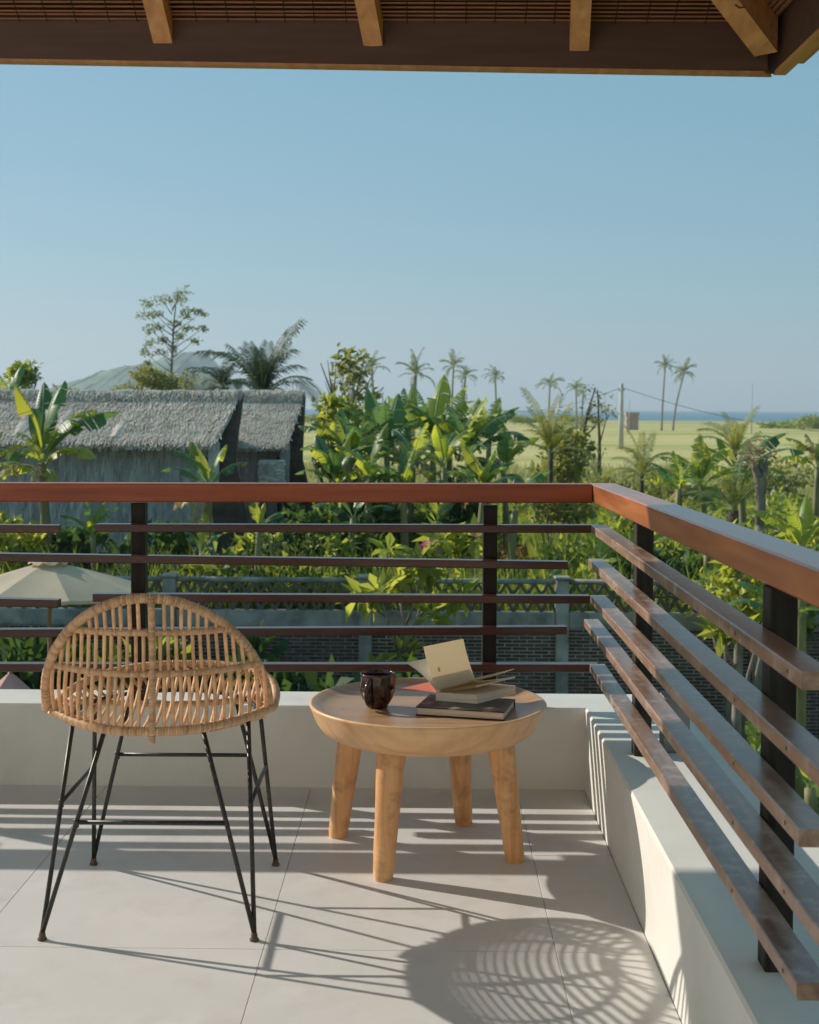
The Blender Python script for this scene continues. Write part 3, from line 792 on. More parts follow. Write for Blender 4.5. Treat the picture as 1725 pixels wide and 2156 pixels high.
# ================================================================== FURNITURE ON THE TERRACE
def build_chair():
    c0 = Vector((-0.640, 3.385, 0.0))
    t = thing('rattan_chair', 'round backed rattan chair on black hairpin legs facing the garden', 'chair', c0)
    th = R(-5)
    ct, st = math.cos(th), math.sin(th)
    def W(lx, ly, z):               # shell space -> chair space
        return Vector((lx * ct + ly * st - 0.004, -lx * st + ly * ct + 0.015, z))
    ZH, HB = 0.512, 0.308
    A = 0.268
    def arch(u):                    # u in [-1, 1] from the left end over the top to the right end
        a = u * math.pi / 2
        return (A * math.sin(a), -0.12 - 0.265 * math.cos(a), ZH + HB * math.cos(a))
    def hoop_y(x):                  # near edge of the seat hoop
        return -0.375 + 0.255 * (abs(x) / A) ** 2.2
    def back(x, z):                 # back surface depth
        c = min(1.0, max(0.0, (z - ZH) / HB))
        w = A * math.sqrt(max(1e-6, 1 - c * c))
        e = -0.12 - 0.265 * c
        s = -0.375 - 0.015 * c + 0.02 * math.sin(c * math.pi)
        k = min(1.0, abs(x) / max(w, 1e-4))
        return s + (e - s) * k ** 2.2
    def wrap(name, pts, r, pitch=0.0075, closed=False, n=10):
        """cane wound round a core: alternating ridges along the path"""
        pts = [Vector(p) for p in pts]
        if closed: pts = pts + [pts[0]]
        seg = [(pts[i + 1] - pts[i]).length for i in range(len(pts) - 1)]
        cum = np.concatenate([[0], np.cumsum(seg)])
        coils = max(3, int(cum[-1] / pitch))
        ss, rad, tone = [], [], []
        e = cum[-1] / coils
        for c in range(coils):
            f = random.uniform(0.97, 1.06)
            q = random.random()
            tn = 1 if q < 0.22 else (2 if q > 0.80 else 0)
            for fr, k in ((0.0, 0.80), (0.2, 1.0 * f), (0.5, 1.05 * f), (0.8, 1.0 * f)):
                ss.append((c + fr) * e); rad.append(r * k); tone.append(tn)
        if not closed: ss.append(cum[-1]); rad.append(r * 0.76)
        P3 = np.stack([np.interp(ss, cum, [p[i] for p in pts]) for i in range(3)], -1)
        m = MB(); m.tube([tuple(p) for p in P3], rad, n, closed=closed)
        for i in range(len(m.m)):
            m.m[i] = tone[min(i // n, len(tone) - 1)]
        return m.build(name, [M['wrap'], M['wrap_dark'], M['wrap_pale']], t, smooth=True)
    U = np.linspace(-1, 1, 61)
    wrap('back_hoop', [W(*arch(u)) + Vector((-0.010, 0, 0)) for u in U], 0.0112, 0.0062)
    # seat hoop: near edge, then round the front of the seat, slightly raised there
    pts = []
    for x in np.linspace(-A, A, 30): pts.append(W(x, hoop_y(x), ZH + 0.004 * math.cos(x / A * 1.5)))
    for a in np.linspace(0, math.pi, 44)[1:-1]:
        cx = math.cos(a); sx = math.sin(a)
        pts.append(W(math.copysign(abs(cx) ** 0.8, cx) * (A + 0.022 * sx) + 0.022 * sx, -0.12 + 0.44 * sx ** 0.85, ZH + 0.026 * sx))
    hp = pts
    wrap('seat_hoop', pts, 0.0105, 0.006, closed=True)
    # two cross bands and the spine of the back
    def band(z, r):
        c = (z - ZH) / HB
        w = A * math.sqrt(1 - c * c) - 0.006
        return wrap('back_band', [W(x, back(x, z), z) for x in np.linspace(-w, w, 40)], r, 0.0055)
    zb = (0.644, 0.740)
    band(zb[0], 0.0080); band(zb[1], 0.0080)
    wrap('back_spine', [W(0.002, back(0, z) - 0.004, z) for z in np.linspace(ZH - 0.022, ZH + HB, 40)], 0.0080, 0.006)
    # upright canes in three tiers
    def rods(z0, z1, f0, f1, n, sh):
        for i in range(n):
            k = (i + 0.5) / n * 2 - 1
            def wz(z):
                c = (z - ZH) / HB
                return A * math.sqrt(max(0.0, 1 - c * c))
            w0 = wz(z0)
            x0 = k * (w0 - 0.006) * f0
            x1 = x0 * f1
            ztop = z1
            if z1 is None or abs(x1) > wz(z1) - 0.004:
                q = min(0.999, abs(x1) / A)
                ztop = min(z1 if z1 else 9, ZH + HB * math.sqrt(1 - q * q) - 0.004)
            if abs(x0) < 0.012 or ztop - z0 < 0.02: continue
            zz = np.linspace(z0, ztop, 7)
            jit = random.uniform(-0.0015, 0.0015)
            m = MB()
            m.tube([W(x0 + (x1 - x0) * j / 6 + jit + sh * x0 * math.sin(j / 6 * math.pi), back(x0 + (x1 - x0) * j / 6, z) + 0.001, z) for j, z in enumerate(zz)],
                   random.uniform(0.0042, 0.0050), 7)
            m.build('cane', M['rattan'], t, smooth=True)
    rods(zb[1], None, 0.97, 1.02, 18, 0.0)
    rods(zb[0], zb[1], 0.98, 0.965, 25, 0.0)
    rods(ZH, zb[0], 0.99, 0.97, 28, 0.02)
    # seat canes front to back in a shallow bowl, with cross bands under them
    def seat_z(x, s):
        return ZH + 0.02 * s - 0.060 * math.sin(math.pi * min(1, max(0, s))) * (1 - 0.55 * (x / A) ** 2)
    def front_y(x):
        q = min(0.999, (abs(x) / (A + 0.02)) ** 1.25)
        return -0.12 + 0.44 * (math.sqrt(max(0, 1 - q * q))) ** 0.85
    for i in range(21):
        k = (i + 0.5) / 21 * 2 - 1
        x = k * (A - 0.012)
        y0, y1 = hoop_y(x), front_y(x)
        m = MB()
        m.tube([W(x * (1 - 0.06 * math.sin(math.pi * s)), y0 + (y1 - y0) * s, seat_z(x, s)) for s in np.linspace(0, 1, 14)], 0.0047, 7)
        m.build('cane', M['rattan'], t, smooth=True)
    for s in (0.36, 0.72):
        pts = []
        for x in np.linspace(-A + 0.02, A - 0.02, 24):
            y0, y1 = hoop_y(x), front_y(x)
            pts.append(W(x, y0 + (y1 - y0) * s, seat_z(x, s) - 0.012))
        wrap('seat_band', pts, 0.0085, 0.0065)
    # upright edge of the seat: a lower ring and short slanted canes
    low = []
    for a in np.linspace(0, 2 * math.pi, 72, endpoint=False):
        low.append(W(0.222 * math.cos(a), -0.03 + 0.245 * math.sin(a), 0.487))
    ring = MB(); ring.tube(low, 0.0055, 8, closed=True); ring.build('seat_ring', M['iron'], t, smooth=True)
    for i in range(34):
        a = -0.25 + (math.pi + 0.5) * i / 33
        q = W(0.236 * math.cos(a), -0.03 + 0.26 * math.sin(a), 0.484)
        cx, sx = math.cos(a + 0.10), math.sin(a + 0.10)
        if sx > 0: e = W(math.copysign(abs(cx) ** 0.8, cx) * (A + 0.022 * sx) + 0.022 * sx, -0.12 + 0.44 * sx ** 0.85, ZH + 0.024 * sx)
        else: e = W(math.copysign(A, cx), -0.12 + 0.1 * sx, ZH)
        m = MB(); m.tube([q, q.lerp(e, 0.5) + Vector((0, 0, -0.004)), e], 0.0042, 7); m.build('cane', M['rattan'], t, smooth=True)
    # iron legs: eight rods meeting in pairs at four feet
    o = c0
    F = {'A': Vector((-0.886, 3.119, 0)), 'B': Vector((-0.390, 3.128, 0)), 'C': Vector((-0.893, 3.642, 0)), 'D': Vector((-0.397, 3.650, 0))}
    zt = 0.487
    tops = {'An': (-0.752, 3.185), 'Bn': (-0.521, 3.185), 'Br': (-0.424, 3.275), 'Dr': (-0.424, 3.49), 'Df': (-0.500, 3.575), 'Cf': (-0.775, 3.575),
            'Cl': (-0.852, 3.49), 'Al': (-0.852, 3.275)}
    rr = 0.0058
    pos = {}
    for k, (x, y) in tops.items():
        f = F[k[0]].copy()
        d = Vector((x, y, zt))
        dirv = Vector((f.x + 0.64, f.y - 3.385, 0)).normalized()
        f2 = f + Vector((0, 0, 0.016))
        pos[k] = (f2, d)
        m = MB(); m.tube([f2 - o, f2.lerp(d, 0.5) - o, d - o], rr, 9)
        m.build('leg_rod', M['iron'], t, smooth=True)
    def cross(k1, k2, s):
        p, q = pos[k1][0].lerp(pos[k1][1], s), pos[k2][0].lerp(pos[k2][1], s)
        m = MB(); m.tube([p - o, p.lerp(q, 0.5) - o, q - o], rr * 0.92, 9)
        m.tube([p - o + Vector((0, 0, -0.012)), p - o, p - o + Vector((0, 0, 0.008))], rr * 1.12, 8)
        m.build('stretcher', M['iron'], t, smooth=True)
    cross('An', 'Bn', 0.535); cross('Cf', 'Df', 0.635); cross('Al', 'Cl', 0.60); cross('Br', 'Dr', 0.60)
    for k, f in F.items():
        m = MB()
        m.lathe([(0.001, 0.0), (0.0105, 0.0), (0.0112, 0.004), (0.0085, 0.007), (0.0075, 0.016), (0.006, 0.020), (0.001, 0.021)], 14, (f.x - o.x, f.y - o.y))
        m.build('foot', M['foot'], t, smooth=True)
build_chair()

TC = Vector((0.016, 3.795, 0))
TZ = 0.409                     # dished surface the things stand on
def build_table():
    t = thing('round_table', 'round carved wooden coffee table with four splayed legs', 'table', TC)
    rnd = random.Random(3)
    ph = [rnd.uniform(0, 6.28) for _ in range(4)]
    wob = lambda a, z: 0.006 * math.sin(2 * a + ph[0]) + 0.004 * math.sin(3 * a + ph[1]) + 0.002 * math.sin(7 * a + ph[2])
    m = MB()
    prof = [(0.001, 0.320), (0.18, 0.321), (0.240, 0.326), (0.274, 0.336), (0.296, 0.350), (0.310, 0.370), (0.3215, 0.396), (0.3300, 0.4165), (0.3320, 0.421), (0.3295, 0.4245), (0.325, 0.4250)]
    m.lathe(prof, 120, wob=wob); m.build('table_bowl', M['table'], t, smooth=True)
    m = MB()
    m.lathe([(0.325, 0.4250), (0.316, 0.4235), (0.300, 0.4165), (0.285, 0.4118), (0.262, TZ + 0.0004), (0.23, TZ), (0.001, TZ)], 120, wob=wob)
    m.build('table_top', M['table_top'], t, smooth=True)
    for (bx, by, r0, r1) in ((-0.244, 3.906, 0.041, 0.028), (-0.101, 3.548, 0.041, 0.027), (0.260, 3.703, 0.041, 0.0275), (0.127, 4.034, 0.039, 0.028)):
        d = Vector((bx - TC.x, by - TC.y, 0)); u = d.normalized()
        bot = d; top = u * (d.length - 0.048)
        side = Vector((-u.y, u.x, 0))
        m = MB()
        n, k = 14, 22
        ph = [rnd.uniform(0, 6.28) for _ in range(3)]
        sides = 8
        for i in range(k + 1):
            s = i / k
            z = 0.350 * s
            c = bot.lerp(top, s)
            r = r1 + (r0 - r1) * (s ** 0.9)
            if i == 0: r *= 0.93
            for j in range(n):
                a = 2 * math.pi * j / n
                face = 1 - 0.035 * abs(math.cos(a * sides / 2 + ph[0]))
                rr = r * face * (1 + 0.018 * math.sin(5 * s + 2 * a + ph[1]) + 0.01 * math.sin(13 * s + ph[2] + a))
                m.v.append((c.x + rr * math.cos(a), c.y + rr * math.sin(a), z))
        for i in range(k):
            for j in range(n):
                j2 = (j + 1) % n
                m.face((i * n + j, i * n + j2, (i + 1) * n + j2, (i + 1) * n + j))
        m.face(list(range(n))[::-1])
        m.build('leg', M['leg'], t, smooth=True, auto=True)
build_table()

def build_mug():
    b = P(795, 1489, z=TZ)
    t = thing('mug', 'dark brown glazed pottery mug on the round table', 'mug', (b.x, b.y, TZ))
    m = MB()
    H = 0.098
    prof = [(0.001, 0.0), (0.026, 0.0), (0.029, 0.003), (0.030, 0.008), (0.036, 0.016), (0.0445, 0.030), (0.0490, 0.046), (0.0505, 0.062), (0.0503, 0.078), (0.0495, 0.090),
            (0.0497, H - 0.002), (0.0485, H), (0.0468, H - 0.0015), (0.0460, 0.085), (0.0462, 0.06), (0.042, 0.034), (0.030, 0.016), (0.001, 0.012)]
    m.lathe(prof, 48); m.build('mug_body', M['glaze'], t, smooth=True)
    # handle towards the viewer, a little to the left
    a = R(-112)
    u = Vector((math.cos(a), math.sin(a), 0))
    pts = []
    for s in np.linspace(0, 1, 16):
        an = math.pi * (s - 0.5)
        pts.append(u * (0.044 + 0.030 * math.cos(an)) + Vector((0, 0, 0.050 + 0.030 * math.sin(an))))
    m = MB(); m.tube(pts, [0.0065 + 0.0015 * abs(s - 0.5) * 2 for s in np.linspace(0, 1, 16)], 10, sq=1.5)
    m.build('handle', M['glaze'], t, smooth=True)
    m = MB(); m.lathe([(0.001, 0.066), (0.0455, 0.066)], 32); m.build('coffee', M['black_edge'], t)
build_mug()

def build_books():
    # lower hardback
    a = P(875, 1506.5, z=TZ); b = P(1062.5, 1518.5, z=TZ)
    ux = Vector((b.x - a.x, b.y - a.y, 0)); w = ux.length; ux.normalize(); uy = Vector((-ux.y, ux.x, 0))
    t = thing('hardback_book', 'large black hardback book lying flat under the open paperback', 'book', (a.x, a.y, TZ), math.atan2(ux.y, ux.x))
    D, T = 0.172, 0.0245
    m = MB(); m.box((0.0, 0.0, 0.0006), (w, D, 0.0036), bev=0.0008); m.build('back_cover', M['black_edge'], t)
    m = MB(); m.box((0.0, 0.0, T - 0.003), (w, D, T), bev=0.0008); m.build('front_cover', M['black_cover'], t)
    m = MB(); m.box((0.0005, D - 0.004, 0.0036), (w - 0.0005, D - 0.0005, T - 0.003)); m.build('spine', M['black_edge'], t)
    m = MB(); m.box((0.005, 0.004, 0.0037), (w - 0.004, D - 0.0041, T - 0.0031)); m.build('page_block', M['pages'], t)
    z0 = TZ + T + 0.0006
    # open paperback on top, its leaves fanned out from the spine
    A = Vector((0.040, 3.752, z0)); sp = Vector((0.645, 0.764, 0)).normalized()      # spine runs away to the right
    ac = Vector((0.953, -0.30, 0)).normalized()                                      # across the page block
    rzz = math.atan2(sp.y, sp.x)
    t = thing('open_paperback', 'open paperback with orange cover flap and pages standing upright', 'book', A)
    SP, PW, TB = 0.178, 0.118, 0.0235
    def quad_prism(m, p, s0, s1, c0, c1, za, zb):
        q = [sp * s0 + ac * c0, sp * s0 + ac * c1, sp * s1 + ac * c1, sp * s1 + ac * c0]
        m.hexa([v + Vector((0, 0, za)) for v in q] + [v + Vector((0, 0, zb)) for v in q])
    m = MB(); quad_prism(m, A, -0.001, SP + 0.001, 0, PW + 0.001, 0.0, 0.0007); m.build('back_cover', M['white_paper'], t)
    m = MB(); quad_prism(m, A, 0, SP, 0.0, PW, 0.0008, TB); m.build('page_block', M['pages'], t)
    m = MB(); quad_prism(m, A, -0.001, SP + 0.001, -0.0012, -0.0002, 0.0, TB + 0.002); m.build('spine', M['white_paper'], t)
    def leaf(name, mat, ang0, ang1, width, thick=0.0004, z=TB, twist=0.0, n=10, c0=0.0):
        """a leaf hinged on the spine: direction turns from ang0 at the hinge to ang1 at the fore edge (0 = lying to the right, 180 = to the left)"""
        m = MB()
        rows = []
        p = ac * c0 + Vector((0, 0, z)); q = ac * c0 + Vector((0, 0, z))
        for i in range(n + 1):
            rows.append((p.copy(), q.copy()))
            an = R(ang0 + (ang1 - ang0) * i / n)
            an2 = R(ang0 + (ang1 - ang0) * i / n + twist)
            p = p + (ac * math.cos(an) + Vector((0, 0, math.sin(an)))) * (width / n)
            q = q + (ac * math.cos(an2) + Vector((0, 0, math.sin(an2)))) * (width / n)
        o = 0
        for lay in (0, 1):
            for i, (p, q) in enumerate(rows):
                an = R(ang0 + (ang1 - ang0) * i / n)
                nn = (ac * -math.sin(an) + Vector((0, 0, math.cos(an)))) * (thick * lay)
                m.v.append(tuple(p + nn)); m.v.append(tuple(q + sp * SP + nn))
        k = 2 * (n + 1)
        for i in range(n):
            m.face((2 * i, 2 * i + 2, 2 * i + 3, 2 * i + 1))
            m.face((k + 2 * i, k + 2 * i + 1, k + 2 * i + 3, k + 2 * i + 2))
        m.face((2 * n, k + 2 * n, k + 2 * n + 1, 2 * n + 1))
        m.face((0, 1, k + 1, k))
        return m.build(name, mat, t, smooth=False)
    leaf('page', M['paper'], 8, 14, PW, 0.004, TB + 0.0002, 0)
    leaf('page', M['paper'], 17, 24, PW + 0.004, 0.0006, TB + 0.006, 0)
    up = leaf('upright_page', M['paper'], 112, 102, 0.128, 0.0005, TB + 0.004)
    leaf('page', M['white_paper'], 128, 156, 0.118, 0.0005, TB + 0.003, 0)
    leaf('cover_flap', M['orange'], 176, 184, 0.118, 0.0006, TB - 0.001, 0)
    # faint line of print on the upright page
    m = MB()
    an = R(106)
    cdir = ac * math.cos(an) + Vector((0, 0, math.sin(an)))
    nrm = (ac * math.sin(an) - Vector((0, 0, math.cos(an)))).normalized()
    for (s0, s1, c0, c1) in ((0.030, 0.036, 0.050, 0.062),):
        base = Vector((0, 0, TB + 0.004)) - ac * 0.0015
        q = [sp * s0 + cdir * c0, sp * s1 + cdir * c0, sp * s1 + cdir * c1, sp * s0 + cdir * c1]
        m.hexa([base + v + nrm * 0.0016 for v in q] + [base + v + nrm * 0.0030 for v in q])
    m.build('printed_mark', M['print'], up)
build_books()

# ================================================================== GARDEN WALL
WY = 17.9
def build_garden_wall():
    t = thing('garden_wall', 'brick garden wall with concrete pillars and an open lattice top', 'wall', (0, WY, GZ))
    off = t.location
    zc = lambda px, py: P(px, py, y=WY).z
    ztop = zc(975, 1220); zmid = zc(975, 1254); zl = zc(975, 1287); zb = zc(975, 1321)
    pitch = P(1183, 1300, y=WY).x - P(770, 1300, y=WY).x
    x0 = P(770, 1300, y=WY).x
    px = [x0 + pitch * k for k in range(-3, 5)]
    pw = 0.085
    for i, x in enumerate(px):
        m = MB(); m.box((x - pw, WY - 0.11, GZ - 0.1), (x + pw, WY + 0.09, ztop + 0.01), bev=0.012); m.build('pillar', M['concrete'], t, off=off)
        m = MB(); m.box((x - pw - 0.02, WY - 0.13, ztop + 0.0102), (x + pw + 0.02, WY + 0.11, ztop + 0.05), bev=0.012); m.build('pillar_cap', M['concrete'], t, off=off)
    bars = {}
    k = 13
    for i in range(len(px) - 1):
        xa, xb = px[i] + pw + 0.001, px[i + 1] - pw - 0.001
        m = MB(); m.tube([(xa, WY, ztop - 0.02), ((xa + xb) / 2, WY, ztop - 0.024), (xb, WY, ztop - 0.02)], 0.036, 8); m.build('top_rail', M['concrete'], t, off=off, smooth=True)
        m = MB(); m.box((xa, WY - 0.07, zb), (xb, WY + 0.07, zl), bev=0.01); m.build('beam', M['concrete'], t, off=off)
        m = MB(); m.box((xa, WY - 0.016, zmid - 0.014), (xb, WY + 0.016, zmid + 0.014), bev=0.004); m.build('middle_rail', M['lattice'], t, off=off)
        m = MB(); m.box((xa, WY - 0.052, GZ - 0.1), (xb, WY + 0.07, zb - 0.001)); m.build('mortar_bed', M['mortar'], t, off=off)
        st = (xb - xa) / (2 * k)
        for (za, zz) in ((zmid + 0.0142, ztop - 0.05), (zl, zmid - 0.0142)):
            for j in range(2 * k):
                up = j % 2
                key = (up, round(zz - za, 3))
                if key not in bars:
                    w = 0.023; s = st if not up else -st
                    m = MB(); h = zz - za
                    m.hexa([(-w - s / 2, -0.02, 0), (w - s / 2, -0.02, 0), (w - s / 2, 0.02, 0), (-w - s / 2, 0.02, 0), (-w + s / 2, -0.02, h), (w + s / 2, -0.02, h), (w + s / 2, 0.02, h), (-w + s / 2, 0.02, h)])
                    bars[key] = m.mesh('lattice_bar', M['lattice'])
                cx = xa + st * (j + 0.5)
                o = link('lattice_bar', bars[key], t); o.location = (cx - off[0], WY - off[1] + random.uniform(-0.004, 0.004), za - off[2])
    # bricks: the panels nearest the middle brick by brick, the rest as one mass
    bw, bh = 0.196, 0.048
    m = MB(); m.box((-bw / 2 + 0.007, -0.010, 0.006), (bw / 2 - 0.007, 0.03, bh - 0.007), bev=0.003)
    proto = m.mesh('brick', M['brick'])
    allb = []
    for i in range(len(px) - 1):
        xa, xb = px[i] + pw, px[i + 1] - pw
        for r in range(int((zb - GZ) / bh)):
            z = zb - 0.004 - (r + 1) * bh
            x = xa + (0 if r % 2 == 0 else -bw / 2)
            while x < xb - 0.03:
                a, b = max(x, xa), min(x + bw, xb)
                if b - a > 0.04: allb.append((i, r, (a + b) / 2, z, b - a))
                x += bw
    vis = [q for q in allb if q[0] in (3, 4) and q[4] > bw - 0.01 and q[1] < 22]
    vis.sort(key=lambda q: (q[1], abs(q[2] - 1.2)))
    chosen = set(id(q) for q in vis[:300])
    rest = MB()
    for q in allb:
        i, r, x, z, w = q
        dy = random.uniform(-0.008, 0.006); dx = random.uniform(-0.004, 0.004)
        if id(q) in chosen:
            o = link('brick', proto, t); o.location = (x + dx - off[0], WY - 0.052 + dy * 0.6 - off[1], z - off[2])
            o.scale = (1, 1, random.uniform(0.92, 1.03))
        else:
            rest.box((x + dx - w / 2 + 0.007, WY - 0.062 + dy * 0.6, z + 0.006), (x + dx + w / 2 - 0.007, WY - 0.03, z + bh - 0.007))
    tag(rest.build('brickwork', M['brick_i'], t, off=off), kind='stuff')
build_garden_wall()

# ================================================================== PARASOL AND PINK CANOPY
def build_parasol(name, label, px, apex_py, rim_py, d, r, drop, mat, pole_px=None, nseg=8, a0=0.2, cap=True, group=None):
    ap = P(px, apex_py, y=d)
    t = thing(name, label, 'parasol', (ap.x, d, GZ), 0, group)
    H = ap.z - GZ
    n = nseg
    for k in range(n):
        m = MB()
        A0, A1 = a0 + 2 * math.pi * k / n, a0 + 2 * math.pi * (k + 1) / n
        S, Q = 8, 6
        for i in range(S + 1):
            s = 0.07 + 0.93 * i / S
            for j in range(Q + 1):
                f = j / Q
                p0 = Vector((math.cos(A0), math.sin(A0), 0)); p1 = Vector((math.cos(A1), math.sin(A1), 0))
                v = p0.lerp(p1, f) * (r * s)
                sag = 0.045 * math.sin(math.pi * f) * s * r
                z = H - drop * (s ** 1.08) - sag * (0.35 + 0.65 * s) * 0.6
                m.v.append((v.x, v.y, z))
        for i in range(S):
            for j in range(Q):
                a = i * (Q + 1) + j
                m.face((a, a + Q + 1, a + Q + 2, a + 1))
        # valance hem
        o = len(m.v); last = S * (Q + 1)
        for j in range(Q + 1):
            v = m.v[last + j]; m.v.append((v[0] * 1.002, v[1] * 1.002, v[2] - 0.035))
        for j in range(Q): m.face((last + j, o + j, o + j + 1, last + j + 1))
        m.build('canopy_panel', mat, t, smooth=True, auto=True)
        rb = MB()
        rb.tube([(0, 0, H - 0.06), (p0.x * r * 0.5, p0.y * r * 0.5, H - drop * 0.5 - 0.03), (p0.x * r * 0.97, p0.y * r * 0.97, H - drop - 0.015)], 0.012, 6)
        rb.build('rib', M['pole_wood'], t)
    if cap:
        m = MB()
        for i in range(3):
            rr = (0.02, 0.13, 0.22)[i]
            for j in range(24):
                a = 2 * math.pi * j / 24
                m.v.append((rr * math.cos(a), rr * math.sin(a), H + 0.045 - 0.06 * i * i / 4 + (0.022 * math.cos(a * n) if i == 2 else 0)))
        for i in range(2):
            for j in range(24):
                j2 = (j + 1) % 24
                m.face((i * 24 + j, (i + 1) * 24 + j, (i + 1) * 24 + j2, i * 24 + j2))
        m.face(range(24))
        m.build('vent_cap', mat, t, smooth=True)
    m = MB(); m.tube([(0, 0, 0.05), (0, 0, H * 0.5), (0, 0, H + 0.05)], 0.022, 12); m.build('pole', M['pole_wood'], t, smooth=True)
    m = MB(); m.lathe([(0.001, 0.0), (0.24, 0.0), (0.24, 0.05), (0.20, 0.075), (0.05, 0.085), (0.04, 0.20), (0.001, 0.20)], 24); m.build('base', M['concrete'], t, smooth=True, auto=True)
build_parasol('garden_parasol', 'beige canvas garden parasol opened beside the brick wall', 104, 1181, 1262, 14.5, 1.02, 0.30, M['canvas'], a0=-1.5 - math.pi / 8)
build_parasol('pink_parasol', 'faded pink canvas parasol peak low at the left edge', 22, 1414, 1470, 13.0, 0.42, 0.40, M['pink'], nseg=6, a0=0.1, cap=False)

# ================================================================== THATCHED HUTS
def thatch_tufts(name, quads, n, length, mat, parent, off, jit=0.05, width=0.05, lift=0.05):
    """straw ends lying down each roof plane; quads = (top_left, top_right, bottom_right, bottom_left)"""
    V, F = [], []
    tot = sum(((Vector(q[1]) - Vector(q[0])).length + (Vector(q[2]) - Vector(q[3])).length) / 2 * (Vector(q[3]) - Vector(q[0])).length for q in quads)
    c = 0
    for q in quads:
        a, b, cc, d = [np.array(v, float) for v in q]
        area = (np.linalg.norm(b - a) + np.linalg.norm(cc - d)) / 2 * np.linalg.norm(d - a)
        k = int(n * area / tot)
        u, v = rng.random(k), rng.random(k) ** 0.9
        base = (a[None] * (1 - u)[:, None] + b[None] * u[:, None]) * (1 - v)[:, None] + (d[None] * (1 - u)[:, None] + cc[None] * u[:, None]) * v[:, None]
        down = (d - a) / np.linalg.norm(d - a); side = (b - a) / np.linalg.norm(b - a); nrm = np.cross(side, down)
        if nrm[2] < 0: nrm = -nrm
        L = length * rng.uniform(0.6, 1.4, k)[:, None]
        w = width * rng.uniform(0.5, 1.5, k)[:, None]
        dirv = down[None] + side[None] * rng.normal(0, 0.14, k)[:, None]
        li = rng.uniform(0.01, lift, k)[:, None]
        p0 = base + nrm[None] * 0.005
        p1 = base + dirv * L + nrm[None] * li
        s = side[None] * w / 2
        vs = np.stack([p0 - s, p0 + s, p1 + s * 0.5, p1 - s * 0.5], 1).reshape(-1, 3)
        V.append(vs); F.append(np.arange(c, c + 4 * k).reshape(k, 4)); c += 4 * k
    V = np.concatenate(V) - np.array(off)[None]
    o = np_mesh(name, V, np.concatenate(F), mat, parent)
    tag(o, kind='stuff')
    return o

